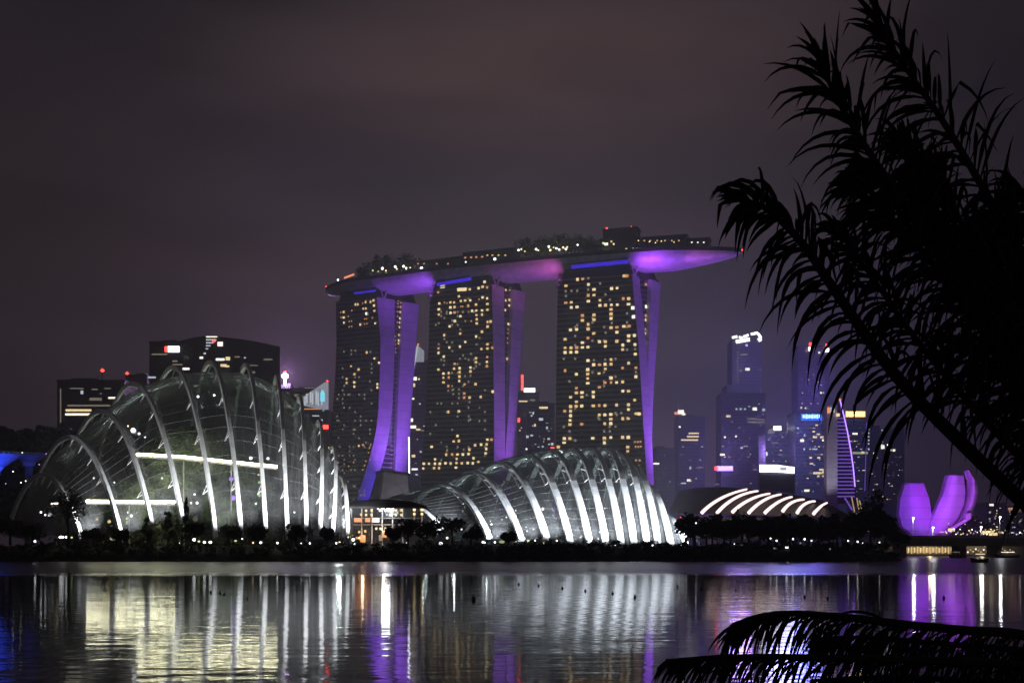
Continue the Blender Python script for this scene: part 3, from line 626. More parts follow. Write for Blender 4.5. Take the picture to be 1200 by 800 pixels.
# hidden-from-none work lights of the indoor garden
for px, py, d, e, cc, nm in ((150, 600, 428, 2600, (.95, 1, .72), 'small lit floodlight among the plants left of the mountain'), (190, 560, 432, 2600, (1, .98, .8), 'small lit floodlight on the mountain face below the upper walkway'), (250, 600, 428, 2200, (.9, 1, .75), 'small lit floodlight among the plants before the mountain'), (300, 590, 432, 1500, (.9, .97, 1), 'small lit floodlight at right of the mountain'), (345, 600, 436, 1200, (.9, .95, 1), 'small lit floodlight near the right ribs of the tall conservatory'), (110, 560, 438, 1500, (1, 1, .85), 'small lit floodlight high at left in the tall conservatory')):
    p = P(px, py, d); T_ = small_lamp(p, .35, 'lamp_white', nm, None, 'indoor_floodlight', p.z-6, 'floodlight'); lamp('SPOT', T_, p+Vector((0, 1, 0)), cc, e*5, p+Vector((6, 20, 9)), 120, .8, .8)
# bright odds and ends seen behind the glass
for i, (px, py, r, mm_) in enumerate([(156, 504, .8, 'lamp_white'), (163, 508, .5, 'lamp_white'), (170, 512, .3, 'lamp_white'), (150, 499, .3, 'lamp_warm'), (232, 464.5, .4, 'lamp_white'), (251, 463, .35, 'lamp_white'), (271, 561, .8, 'sign_violet'), (273, 583, .9, 'sign_violet'), (294, 536.5, .6, 'lamp_white'), (314, 537, .5, 'lamp_white'), (303, 556, .35, 'lamp_warm'), (304, 580, .6, 'lamp_green'), (304, 565, .5, 'lamp_green'), (134, 565, .3, 'lamp_white'), (149, 607, .5, 'lamp_warm'), (154, 604, .5, 'lamp_white'), (114, 608, .4, 'lamp_warm'), (128, 611, .6, 'lamp_warm'), (150, 612, .8, 'lamp_green'), (228, 579, .4, 'lamp_white'), (224, 589, .4, 'lamp_white'), (231, 589, .5, 'lamp_white'), (250, 583, .7, 'lit_dim'), (340, 620, .3, 'lamp_white'), (229, 608, .9, 'lit_dim'), (48, 600, .35, 'lamp_white'), (53, 603, .3, 'lamp_white')]):
    p = P(px, py, 433); small_lamp(p, r, mm_, 'point of light hanging inside the tall ribbed conservatory' if py < 590 else 'low point of light among the plants of the tall conservatory', 'hanging lights in the tall conservatory' if py < 590 else 'low lights in the tall conservatory', 'indoor_lamp', .8, 'lamp')
for i, (px, py, rp) in enumerate([(120, 590, 14), (185, 585, 15), (245, 592, 14), (292, 588, 13), (330, 598, 10), (70, 604, 10), (362, 602, 9)]):
    tree(px, 630, py, rp, 434+(i % 3)*5, ['leafy tree at the left of the walkway inside the tall conservatory', 'leafy tree under the middle of the lower walkway in the tall conservatory', 'leafy tree before the mountain, right of the cypress', 'leafy tree under the right part of the upper walkway', 'small tree near the straight right ribs of the tall conservatory', 'small tree at the low left end of the tall conservatory', 'small tree furthest right inside the tall conservatory'][i], 'trees inside the tall conservatory', 'indoor_tree', 500, .7, 'foliage_light')
# inside the low conservatory
rnd = random.Random(11)
for i in range(11):
    px = 545+i*22; tree(px, 634, 606-rnd.uniform(0, 16), rnd.uniform(9, 13), 500+rnd.uniform(-12, 12), 'dark leafy tree behind the glass of the low conservatory', 'trees inside the low conservatory', 'indoor_tree', 420, .8, 'foliage')
for i in range(70):
    px = rnd.uniform(560, 770); py = rnd.uniform(618, 636) if i > 18 else rnd.uniform(585, 618); p = P(px, py, 488+rnd.uniform(-8, 8))
    small_lamp(p, rnd.choice((.16, .22, .3)), rnd.choice(('lamp_white', 'lit_yellow', 'lamp_green', 'lamp_white')), 'tiny light among the plants inside the low conservatory', 'lights inside the low conservatory', 'indoor_lamp', .5)
for px, py, r in ((636, 596, .6), (612, 628, .5), (562, 616, .3)):
    p = P(px, py, 484); small_lamp(p, r, 'lamp_white', {636: 'bright single lamp high at left inside the low conservatory', 612: 'bright lamp low between the third and fourth left ribs', 562: 'small white lamp beside the second left rib'}[px], None, 'indoor_lamp', .6)
T_ = small_lamp(P(690, 612, 510), .3, 'lamp_white', 'small floodlight on a pole in the middle of the low conservatory', None, 'indoor_floodlight', 8); lamp('SPOT', T_, P(690, 612, 511), (.85, .92, 1), 14000, P(690, 600, 560), 130, .8, .6)
T_ = small_lamp(P(600, 612, 505), .3, 'lamp_white', 'small floodlight on a pole in the left part of the low conservatory', None, 'indoor_floodlight', 7); lamp('SPOT', T_, P(600, 612, 506), (.85, .92, 1), 8000, P(600, 600, 560), 130, .8, .6)

# ------------------------------------------------------------------ entrance hall between the conservatories
H = thing('entrance_hall', P(450, 632, 455), 'low entrance hall with a dark curved roof and lit shopfronts between the two conservatories', 'building')
d0 = 452; a = P(408, 632, d0); b_ = P(500, 632, d0)
m = MB(); rows = []
for k in range(17):
    s_ = k/16; px = 402+98*s_; zc = P(0, 593-7.5*math.sin(math.pi*s_)**.7, d0).z; rows.append([P(px, 593, d0-8)*1, Vector((P(px, 0, d0).x, d0-7, zc)), Vector((P(px, 0, d0).x, d0+22, zc-1))])
m.grid([[r[j] for r in rows] for j in range(3)]); m.grid([[r[0] for r in rows], [r[0]+Vector((0, 0, -.7)) for r in rows]]); m.build('roof', 'dark_metal', H, True)
m = MB(); m.quad(P(412, 640, d0+6), P(495, 640, d0+6), P(495, 593, d0+6), P(412, 593, d0+6)); m.quad(P(412, 593, d0+6), P(412, 593, d0+20), P(412, 640, d0+20), P(412, 640, d0+6)); m.build('glass_front', 'hall_glass', H)
m = MB(); m.box(P(452, 616, d0+14), (24, .6, 14)); m.build('back_wall', 'concrete', H)
m = MB()
for py in (607, 614.5): m.box(P(452, py, d0+3), (25, 5.5, .35))
m.build('floor_slab', 'concrete', H)
for px in (412, 424, 436, 448, 460, 472):
    m = MB(); m.bar(P(px, 640, d0+1), P(px, 593, d0+1), .35); m.build('column', 'white_steel', H)
for px in (485.5, 494.5):
    m = MB(); m.bar(P(px, 626, d0-6), P(px, 597, d0-6), .5); m.build('lit_column', 'lit_dim', H); m = MB(); m.box(P(px, 597, d0-6.4), (.9, .6, .7)); m.box(P(px, 602, d0-6.4), (.8, .5, .6)); m.build('column_lamp', 'lamp_warm', H)
hw = [(429, 598, 'lit_yellow'), (429, 603, 'lit_yellow'), (435.5, 597.5, 'lit_yellow'), (435.5, 603, 'lit_yellow'), (464, 597.5, 'lit_yellow'), (464, 603, 'lit_yellow'), (470.5, 597.5, 'lit_yellow'), (470.5, 603, 'lit_yellow'), (423, 602.5, 'lit_warm'), (458, 603, 'lit_white'), (421, 623, 'lit_warm'), (428, 622, 'lit_warm'), (441, 619, 'lit_yellow'), (446, 619, 'lit_yellow'), (452, 619, 'lit_yellow'), (418, 630, 'lit_orange')]
for px, py, mm_ in hw: m = MB(); m.box(P(px, py, d0+.5), (.75, .3, .8)); m.build('lit_window', mm_, H)
for px, py, ww, hh, mm_ in ((419.5, 609, 2.6, 1.4, 'sign_orange'), (431, 609, 1.7, 1.4, 'sign_orange'), (440.5, 609, 2.3, 1.5, 'lit_white'), (425, 631, 2.0, 2.6, 'lit_orange'), (450.5, 625.5, 1.6, 2.4, 'lit_orange'), (446, 630, 1.2, 2, 'lit_dim')):
    m = MB(); m.box(P(px, py, d0-.2), (ww, .3, hh)); m.build('lit_sign' if py < 615 else 'lit_doorway', mm_, H)
m = MB()
for k in range(9): m.box(P(443+k*2.2, 595.5+((k*5) % 3)*1.1, d0-3), (.55, .4, .5+.25*(k % 3)))
m.build('floodlight_bank', 'sign_white', H); lamp('POINT', H, P(452, 597, d0-5), (.92, .94, 1), 3500, radius=1.5)
m = MB(); m.bar(P(411, 638, d0-4), P(411, 592, d0-4), .5); m.build('mast', 'white_steel', H)
for px, py, cc, e in ((425, 628, (1, .62, .36), 500), (450, 620, (1, .85, .7), 900)): lamp('POINT', H, P(px, py, d0-2), cc, e, radius=.5)
# grey drum behind
D_ = thing('grey_drum_hall', P(465, 600, 830), 'pale grey flat topped hall behind the entrance hall, at the foot of the left tower', 'building')
m = MB(); m.grid([[P(428, 600, 835), P(444, 600, 822), P(480, 600, 820), P(500, 600, 840)], [P(441, 556, 835), P(450, 553, 822), P(478, 557, 820), P(493, 562, 840)]]); m.build('wall', 'concrete', D_)
m = MB(); m.grid([[P(440, 556, 834), P(450, 553, 820), P(478, 557, 818), P(494, 562, 838)], [P(440, 552.5, 834), P(450, 549.5, 820), P(478, 553.5, 818), P(494, 558.5, 838)]]); m.grid([[P(440, 552.5, 834), P(450, 549.5, 820), P(478, 553.5, 818), P(494, 558.5, 838)], [P(445, 552.5, 870), P(452, 552, 870), P(478, 554, 870), P(490, 558.5, 870)]]); m.build('roof', 'dark_metal', D_)
fo = MB(); q = P(462, 596, 800); fo.box(q, (1.5, 1, 1)); fo = fo.build('floodlight', 'dark_metal', D_); lamp('SPOT', fo, q+Vector((0, 0, 1)), (.8, .75, .95), 1.1e4, P(465, 570, 828), 120, .8, 1)

# ------------------------------------------------------------------ barrel-roofed hall with lit arches
BH = thing('barrel_roof_hall', P(890, 630, 700), 'dark barrel roofed hall with eight glowing pinkish arches behind the dark trees', 'building')
arcs = [((822, 601), (845, 583.5), (875, 573)), ((840, 601), (862, 583), (888, 575)), ((858, 600), (878, 585.5), (902, 578)), ((877, 601), (895, 586), (915, 579)), ((896, 601), (912, 588), (928, 582)), ((917, 599), (928, 588.5), (942, 585)), ((934, 601), (943, 590.5), (955, 587)), ((953, 602), (962, 593), (969, 589))]
prof = [(803, 574, 600), (822, 571, 601), (850, 570, 602), (885, 572, 603), (930, 578, 604), (965, 585, 605), (990, 598, 606)]
rows = []
for px, pt_, pb in prof:
    rows.append([P(px-16*(1-k/10)**1.3-4, pb+(pt_-pb)*math.sin(math.pi/2*k/10), 690+40*k/10) for k in range(11)]+[P(px+10, pb, 790)])
m = MB(); m.grid(rows); m.build('barrel_roof', 'dark_metal', BH, True)
m = MB(); m.quad(P(780, 605, 688), P(992, 608, 688), P(992, 632, 688), P(780, 632, 688)); m.quad(P(780, 602, 688), P(992, 606, 688), P(992, 606, 760), P(780, 602, 760)); m.build('wall', 'concrete', BH)
for a, b_, c in arcs:
    A_ = P(a[0], a[1], 684); B_ = P(b_[0], b_[1], 692); C_ = P(c[0], c[1], 712)
    pts = [A_*(1-u)*(1-2*u)+B_*4*u*(1-u)+C_*u*(2*u-1) for u in [k/12 for k in range(13)]]
    m = MB(); m.tube(pts, [.95-.4*(k/12) for k in range(13)], 6); m.build('lit_arch', 'roof_led', BH, True)

# ------------------------------------------------------------------ city towers
def building(name, label, px0, px1, pyt, D, mt, wins=(), depth=40, seed=0, rnd_n=0, rp=None, rot=0, signs=(), beacons=(), top=None, cat='tower', box=None, extra=()):
    x0, x1 = (px0-600)/F*D, (px1-600)/F*D; zt = EYE+(HY-pyt)/F*D; T_ = thing(name, ((x0+x1)/2, D, 5.5), label, cat)
    m = MB(); zc = (zt+5)/2; m.box(((x0+x1)/2, D+depth/2, zc), (x1-x0, depth, zt-5)); m.build('wall', mt, T_)
    m = MB(); cx, cyy = (x0+x1)/2, D+depth/2; W_ = x1-x0
    m.box((cx, cyy, zt+.8), (W_+1, depth+1, 1.6))
    if top != 'flat':
        r2 = random.Random(int(px0)); m.box((cx+W_*r2.uniform(-.2, .2), cyy, zt+3), (W_*.4, depth*.4, 3))
    m.build('roof', 'dark_metal', T_)
    rd = random.Random(seed*77+int(px0)); y1 = rp[1] if rp else 590; y0 = rp[0] if rp else pyt+10
    lst = list(wins)
    for k in range(int(rnd_n*(3.0 if px0 > 760 else 1.5))):
        yy = y0+((y1-y0)*rd.random()//3.1)*3.1; lst.append((px0+2+(px1-px0-4)*rd.random(), yy, rd.choice((1.0, 1.3, 2.2)), .9, rd.choice(('lit_dim', 'lit_cool', 'lit_dim', 'lit_yellow', 'lit_dim'))))
    for px, py, wpx, hpx, mm_ in lst:
        s_ = D/F; m = MB(); m.box(P(px, py, D-.25), (wpx*s_, .4, hpx*s_)); m.build('lit_window', mm_, T_)
    for px, py, wpx, hpx, mm_ in signs:
        s_ = D/F; m = MB(); m.box(P(px, py, D-1.2), (wpx*s_, 1.0, hpx*s_)); m.build('sign', mm_, T_)
    for px, py, r in beacons:
        p = P(px, py, D+2); m = MB(); m.bar(Vector((p.x, p.y, zt)), p, .8); m.build('mast', 'dark_metal', T_); m = MB(); m.lathe(p, [(0.01, -r), (r, 0), (.01, r)], 8); m.build('beacon', 'beacon_red', T_)
    return T_
LW = 'lit_white'; LY = 'lit_yellow'; LDm = 'lit_dim'; LC = 'lit_cool'
building('office_block', 'broad dark office block at far left with lit floors and a red beacon mast', 67, 146, 447, 1100, 'office_dark',
   [(90, 455, 16, 1.2, LDm), (96, 459.5, 3, 4, LC), (111, 456, 7, 1.5, LDm), (112, 467.5, 14, 3.2, LDm), (133, 466, 12, 2, LW), (104, 475, 50, 2, LDm), (92, 480.5, 30, 2.6, LY), (91, 485.3, 29, 2.4, LW), (118, 461, 2, 1.5, LDm), (126, 455, 8, 1, LDm), (71, 475, 1.2, 40, LDm)], beacons=[(120, 434, 1.9)], rnd_n=12, rp=(490, 590))
building('office_block', 'narrow dark block just right of the broad one, with a single red beacon', 147, 172, 441, 1150, 'office_dark', beacons=[(149, 437.5, 1.8)], rnd_n=6, rp=(450, 480))
building('office_block', 'black block carrying a glowing white sign with a red left edge at its top', 175, 215, 402, 1050, 'office_dark', [(187, 415, 18, 1.6, LDm), (178, 442, 9, 2, LC), (208, 427, 12, 1.5, LDm), (218, 432, 8, 2.5, LW), (205, 423, 6, 2, LDm)], signs=[(203.5, 409, 13, 7, 'sign_white'), (195, 409, 3.5, 6, 'sign_red')])
# curved-top block
cb_ = thing('curved_top_block', P(270, 600, 1080), 'wide black block with a gently curved top and a small striped lit wedge', 'building')
xs = [(212, 399), (228, 395), (246, 393), (262, 395), (280, 397), (300, 400), (328, 406)]
m = MB(); m.grid([[P(x, 620, 1080) for x, y in xs], [P(x, y, 1080) for x, y in xs], [P(x, y, 1080)+Vector((-13, 50, 0)) for x, y in xs]]); m.quad(P(328, 620, 1080), P(328, 406, 1080), P(328, 406, 1080)+Vector((-13, 50, 0)), P(328, 620, 1080)+Vector((-13, 50, 0))); m.build('wall', 'office_dark', cb_)
for px, py, wpx, hpx, mm_ in [(248, 394.5, 13, 1.2, LW), (247.5, 398, 12, 1.4, LC), (245.5, 401.5, 8, 1.4, LC), (244, 405, 5, 1.4, LC), (242.5, 408.5, 3, 1.2, LC), (258, 403, 6, 5, LW), (236, 419, 4, 2.4, LW), (258, 421, 10, 2.6, LW), (267, 420, 5, 4, LY), (262, 428, 7, 3, LY), (266, 429, 5, 2, LY), (278, 418, 6, 1.5, LDm), (314, 421, 10, 1.6, LDm), (295, 428, 14, 1, LDm), (296, 436, 6, 2, LDm), (240, 414, 2.5, 2, LC), (230, 452, 7, 1.8, LW), (220, 433, 8, 2.2, LW), (245, 459, 2, 1.5, LC), (287, 419, 2, 1.5, LC)]:
    m = MB(); m.box(P(px, py, 1079), (wpx*.72, .5, hpx*.72)); m.build('lit_window', mm_, cb_)
m = MB(); m.lathe(P(250.5, 399.5, 1077), [(.01, -1.5), (1.6, 0), (.01, 1.5)], 8); m.build('beacon', 'beacon_red', cb_)
building('office_block', 'dim block beside the white spotlight, lit along its top floors', 329, 372, 457, 1200, 'office_glass', [(336, 460, 5, 1.5, LDm), (347, 456.5, 12, 1.2, LDm), (362, 454.5, 12, 1.2, LDm), (338, 476, 6, 3, LW), (345, 478, 8, 2, LC), (336, 470, 3, 6, LDm), (348, 463, 6, 3, LDm), (362, 462, 8, 2, LDm)], rnd_n=14, rp=(465, 560))
T_ = building('office_block', 'slim block topped by a glaring white and pink spotlight', 327, 340, 452, 1300, 'office_glass', rnd_n=4, rp=(460, 500))
m = MB(); m.lathe(P(334, 440.5, 1298), [(.01, -3.2), (3, -1.6), (3.4, 0), (3, 1.6), (.01, 3.2)], 10); m.bar(P(334, 452, 1299), P(334, 443, 1299), 1.5); m.build('spotlight', 'lamp_hot', T_); m = MB(); m.lathe(P(334, 435.5, 1298), [(.01, -1.2), (2, 0), (.01, 1.2)], 8); m.build('beacon', 'sign_red', T_)
lamp('POINT', T_, P(334, 440, 1285), (.75, .4, 1), 3e5, radius=3)
# slanted glass-top block
T_ = building('office_block', 'block with a slanted bright glass top and a small cyan sign beside the left tower', 350, 384, 482, 1150, 'office_glass', [(358, 487, 8, 1.2, LC), (370, 487, 8, 1.2, LC), (366, 479, 20, 1.2, 'lit_orange'), (377, 492, 2, 2, LC)], signs=[(381.5, 500, 6.5, 4.6, 'sign_red')], rnd_n=10, rp=(495, 560), top='flat')
m = MB(); m.quad(P(350, 474, 1146), P(378, 480, 1146), P(380, 448, 1146), P(352, 467, 1146)); m.quad(P(352, 467, 1146), P(380, 448, 1146), P(380, 448, 1186), P(352, 467, 1186)); m.quad(P(378, 482, 1146), P(385, 482, 1160), P(385, 448, 1160), P(380, 448, 1146)); m.build('slanted_glass', 'crown_glow', T_)
for k in range(12): m = MB(); px = 353+k*2.2; m.box(P(px, 466-k*.2+((k*7) % 5), 1145), (1.0, .5, (9+k*.9)*.7)); m.build('lit_pane', ['lit_cool', 'lit_dim', 'lit_cool'][k % 3], T_)
m = MB(); m.box(P(378, 465, 1144), (4, .5, 8)); m.box(P(378, 458.5, 1144), (2.4, .5, 2)); m.build('sign', 'sign_cyan', T_); m = MB(); m.box(P(352, 467, 1144), (3, .5, 4.5)); m.build('sign', 'sign_cyan', T_)
m = MB(); m.lathe(P(383.5, 446.5, 1146), [(.01, -1.1), (1.2, 0), (.01, 1.1)], 8); m.build('beacon', 'beacon_red', T_)
# between left and middle towers
T_ = building('office_tower', 'dark tower between the left and middle hotel towers with a bright vertical edge light', 478, 512, 425, 1250, 'office_glass', [(486, 443.5, 5, 4, LW), (491, 444, 2, 2, LY), (484.5, 451, 4, 4, LY), (483.5, 467, 4, 2, LW), (482, 492, 4, 4, LW), (484, 500, 7, 3.4, LW), (490, 503, 5, 2, LY), (501, 503, 6, 2.2, LDm), (495, 504, 4, 1.5, LDm), (484.5, 534, 4, 3, LY), (486, 549.5, 7, 2, LW), (488, 556, 3, 2, LC), (493, 529, 2, 2, LC), (492, 473, 2, 1.4, LC), (501, 462, 2, 2, LY)], rnd_n=12, rp=(440, 560))
m = MB(); m.quad(P(489, 405, 1248), P(489, 405, 1270), P(497, 412, 1270), P(497, 412, 1248)); m.quad(P(487, 424, 1248), P(497, 424, 1248), P(497, 411, 1248), P(489.5, 404.5, 1248)); m.quad(P(484.5, 432, 1248), P(486.5, 424, 1248), P(489.5, 404.5, 1248), P(487.5, 406, 1248)); m.build('slanted_crown', 'crown_glow', T_)
m = MB(); m.bar(P(485, 432, 1247), P(489.4, 405, 1247), .9); m.build('edge_light', 'lit_cool', T_)
m = MB(); m.bar(P(479.6, 557, 960), P(479.2, 512, 960), .9); m.build('edge_light', 'sign_white', T_)
m = MB(); m.lathe(P(490, 403.5, 1248), [(.01, -1.2), (1.3, 0), (.01, 1.2)], 8); m.build('beacon', 'sign_orange', T_)
# between middle and right towers
building('office_tower', 'tower with small white sign and red glow between the middle and right hotel towers', 606, 632, 461, 1350, 'office_pale', [(613, 470, 10, 1.5, LY), (624, 468.5, 6, 2, LDm), (608, 492, 2.4, 5, 'sign_red')], signs=[(620.5, 457, 13, 4.6, 'sign_white'), (612, 448, 2.5, 18, 'sign_red')], rnd_n=10, rp=(470, 520))
building('office_tower', 'lower block with scattered small lights left of the right hotel tower', 617, 650, 474, 1250, 'office_glass', [(637, 477.5, 10, 2.4, LY), (634, 491, 5, 3, LC), (625, 484, 2, 3, LC), (623, 487, 2, 2, LC), (627, 498, 2, 3, LY), (641, 501, 2, 3, LC), (646, 502, 2, 1.5, LDm), (618, 511.5, 3, 3, LC), (623, 510, 3, 2, LC), (643, 514, 3, 2, LC), (647, 520, 3, 3, LC), (636, 523, 2, 2, LC), (617, 526, 2, 2, LW), (647.5, 524.5, 4, 1.2, 'sign_red')], rnd_n=8, rp=(480, 525))
# right of the right tower
building('office_tower', 'low dim tower right beside the right hotel tower', 768, 791, 526, 1500, 'office_glass', [(769, 543, 7, 2, LW), (772, 560, 3, 1, LDm)], rnd_n=5, rp=(530, 590))
T_ = building('office_tower', 'dim tower with an orange and white roof sign and a thin spire', 795, 826, 489, 1500, 'office_glass', [(813, 507.5, 12, 1.7, LY), (812, 511.3, 14, 1.7, LY), (808, 515.3, 20, 1.7, LY), (796.5, 500, 2, 2, LW), (809, 548, 2, 3, LC), (821, 547.5, 6, 1.5, LDm), (807, 562.5, 4, 2.6, LW), (801, 566, 6, 1.4, LC), (821, 578, 4, 1.2, LDm)], rnd_n=8, rp=(520, 590))
m = MB(); m.box(P(794, 484, 1497), (7, 1, 3)); m.build('sign', 'sign_orange', T_); m = MB(); m.box(P(798, 482.5, 1496.5), (7, 1, 4.6)); m.box(P(801, 485, 1496.2), (4, 1, 2.4)); m.build('sign', 'lit_white', T_); m = MB(); m.bar(P(795.5, 481, 1500), P(795, 472, 1500), .9, w2=.3); m.build('spire', 'white_steel', T_)
T_ = building('office_tower', 'tallest slim dark tower with a broken white outline sign on its crown', 858, 892, 399, 1700, 'office_pale', [(872, 415.5, 9, 2, LDm), (868, 434, 4, 2, LDm), (876, 432.5, 5, 3, LW), (891, 433, 2.5, 1.6, LDm), (875, 404.5, 2.5, 2.5, 'sign_violet')]+[(864.6, 413+k*3.4, 1.5, 1.7, LDm) for k in range(11)]+[(893-1.5, 455+k*3.6, 1.2, 1.6, LDm) for k in range(3)], rnd_n=0, top='flat')
for a, b_, ww in (((858, 395.5), (864, 394.2), 3), ((866, 394.6), (870, 395.8), 2.4), ((871, 394.5), (877, 392.5), 3), ((880, 391.5), (888, 389.8), 3.2), ((888, 390.5), (892, 396), 3), ((889, 396), (891.5, 399.5), 4)):
    m = MB(); m.bar(P(*a, 1698), P(*b_, 1698), 1.5, ww); m.build('sign', 'sign_white', T_)
m = MB(); m.bar(P(862.5, 400.2, 1698), P(878.5, 397.4, 1698), 1.5, 4.6); m.build('sign', 'sign_white', T_)
building('office_tower', 'wide stepped tower below the tallest one, with a red and violet sign low down', 845, 897, 462, 1600, 'office_glass', [(863, 479, 2, 2, LC), (868, 479, 2.6, 2, LC), (873, 479, 2, 2, LC), (884.5, 479, 5, 3.5, LW), (895, 480, 3, 3, LC), (853.5, 487.5, 5, 2.4, LY), (882, 490.5, 12, 1.6, LDm), (882, 494.3, 12, 1.8, LDm), (892, 491.5, 8, 1.6, LDm), (892, 494.6, 8, 1.8, LDm), (849.5, 512, 2, 2, LW), (862.5, 511, 2, 2, LW), (869, 524.5, 3, 2, LC), (846.5, 532.5, 5.4, 2.4, LW), (855, 535, 3, 1.6, LDm), (840.5, 567, 4, 1.4, LDm), (828.5, 572.5, 2, 3, 'lit_orange'), (858, 494, 2, 2, LDm)], signs=[(849.5, 548.6, 17, 4.4, 'sign_white'), (839.5, 548.6, 4, 4.6, 'sign_red'), (849.5, 548.6, 19, 6, 'sign_violet')], rnd_n=14, rp=(470, 585), top='')
building('office_tower', 'upper setback of the wide stepped tower, dark and windowless', 852, 886, 452, 1620, 'office_glass')
building('office_tower', 'pale blue lit tower with two white roof lights, above the long white panel', 897, 931, 508, 1450, 'office_pale', [(908, 518.5, 8, 1.4, LDm), (914, 532.5, 5, 1.6, LDm), (898.5, 531.5, 1.4, 4.5, LW), (892, 558, 2, 2, LDm), (900, 558.5, 2.4, 1.6, LDm), (893, 566, 4, 1.4, LC), (900, 570, 2.4, 2, LC), (885, 550, 4, 2, LDm), (915, 571, 8, 2, LDm), (936, 557, 2, 3, LW)], signs=[(911, 501.5, 9, 5, 'sign_white'), (925, 501, 4.5, 12, 'lit_white'), (904, 505, 7, 5.5, 'lit_dim')], rnd_n=14, rp=(512, 585))
T_ = thing('lit_media_panel', P(910, 549, 1250), 'long glowing white media panel under the pale blue tower', 'screen'); m = MB(); m.grid([[P(890, 553, 1250), P(910, 553, 1248), P(931, 554.5, 1250)], [P(890, 544.3, 1250), P(910, 544.3, 1248), P(931, 547, 1250)]]); m.build('screen', 'sign_white', T_)
m = MB(); m.quad(P(914, 551, 1246.5), P(922, 551, 1246.5), P(922, 547, 1246.5), P(914, 547, 1246.5)); m.build('dark_picture', 'lit_cool', T_); m = MB(); m.box(P(910, 572, 1256), (34, 8, 32)); m.build('wall', 'office_glass', T_)
T_ = building('office_tower', 'tall violet lit tower with two red and white crown lights', 935, 972, 407, 1750, 'office_pale', [(962, 460, 2, 2, LW), (965, 460, 2, 1.6, LC), (974-2, 461, 2, 2, LDm), (939, 477.5, 2, 2.4, LY), (944, 478, 2, 2, LY), (947, 478, 1.5, 2, LDm), (945, 411, 1.6, 3, LDm), (960, 413, 2, 2, LW), (959, 438, 1, 3, LDm), (946.5, 436, 1, 3, LDm)], rnd_n=8, rp=(420, 480))
for px in (949.8, 969):
    m = MB(); m.box(P(px, 408.8+(px-950)*.07, 1747), (5.6, 2, 5)); m.build('crown_light', 'sign_white', T_); m = MB(); m.box(P(px, 403.6+(px-950)*.07, 1747), (3.6, 2, 5)); m.build('crown_beacon', 'sign_red', T_)
T_2 = building('office_tower', 'blue tinted tower carrying a glowing blue sign across its top', 932, 969, 484, 1400, 'office_pale', [(957, 498, 3, 1.6, LY), (940, 516, 4.4, 3, LW), (935, 501.5, 2, 2.4, LC), (943, 509, 1.5, 1.5, LC), (953.5, 505.5, 3, 2, LY), (959, 508.5, 4, 1.6, LY), (955, 512, 5, 2, LY), (963, 512, 4, 2.2, LY), (966.5, 515.6, 6, 2.4, LW), (942.5, 526, 2, 2, LC), (955, 526, 6, 1.4, LC), (950, 536, 3, 2, LY), (959.5, 536, 3.4, 2, LY), (951, 543, 4, 1.6, LY), (950, 554, 4, 1.6, LDm), (958, 554, 10, 2.4, LY), (963, 550, 6, 2, LY), (966, 553, 5, 3, LY), (959, 557.6, 2.5, 2, LY), (965, 557.6, 3, 2, LY), (945.5, 574.5, 6, 2.4, LW), (970-2, 574.5, 2, 2, LC)], rnd_n=14, rp=(495, 585), top='flat')
for k, (a, wd_) in enumerate(((941.8, 2.6), (945.2, 2.6), (948.6, 2.8), (952, 2.4), (955, 2.2), (957.8, 2), (960.8, 2.2))):
    m = MB(); m.box(P(a, 487.8, 1398), (wd_*.93*.85, .8, (4.6 if k % 2 else 3.6)*.93)); m.build('sign_letter', 'letter_blue', T_2)
m = MB(); m.box(P(951, 488.5, 1399.3), (24*.93, .6, 7.5*.93)); m.build('sign_board', 'board_blue', T_2)
lamp('POINT', T_2, P(950, 480, 1310), (.12, .16, 1), 1.10e5, radius=14); lamp('POINT', T_2, P(912, 500, 1350), (.36, .32, 1), 1.70e5, radius=14); lamp('POINT', T_2, P(955, 450, 1640), (.28, .16, 1), 2.50e5, radius=14)  # added glow lamps in open air, here and below, tinting haze and facades
lamp('POINT', T_2, P(930, 530, 1300), (.3, .3, 1), 1.20e5, radius=14)
lamp('POINT', T_2, P(868, 530, 1490), (.42, .25, 1), 1.50e5, radius=14); lamp('POINT', T_2, P(875, 425, 1600), (.4, .35, 1), 1.20e5, radius=14)
# slab and sail towers
T_ = thing('grey_slab_tower', P(974, 620, 900), 'blank pale grey slab tower with an orange sign, left of the sail shaped tower', 'tower')
m = MB(); c_ = P(975, 600, 910); zt_ = P(0, 477, 910).z; m.box((c_.x, 914, zt_/2+2), (7.6, 9, zt_)); m.build('wall', 'cladding', T_)
m = MB(); m.box(P(971, 480.5, 908.5), (1.6, .5, 4)); m.build('sign', 'sign_orange', T_); m = MB(); m.box(P(975.6, 480, 908.5), (3.0, .5, 3.4)); m.build('sign', 'lit_cool', T_); m = MB(); m.box(P(982, 486, 908.5), (2.4, .5, 2.2)); m.build('sign', 'lit_yellow', T_)
fo = MB(); q = P(962, 600, 880); fo.box(q, (1.5, 1, 1)); fo = fo.build('floodlight', 'dark_metal', T_); lamp('SPOT', fo, q, (.8, .75, .95), 1.6e5, P(975, 530, 912), 60, .9, 1)
T_ = thing('sail_tower', P(995, 620, 930), 'sail shaped tower outlined by a violet light line with glowing violet floors', 'tower')
edge_ = [(984.5, 469), (989, 487), (993, 505), (997, 527), (1000, 548), (1002, 570), (1002.5, 590)]
m = MB(); m.grid([[P(980, y, 932), P(x, y, 932)] for x, y in edge_]); m.grid([[P(x, y, 932), P(x+1, y, 955)] for x, y in edge_]); m.build('wall', 'office_glass', T_)
m = MB(); m.tube([P(x, y, 931) for x, y in edge_[:6]], .42, 6); m.build('edge_light', 'sign_violet', T_, True)
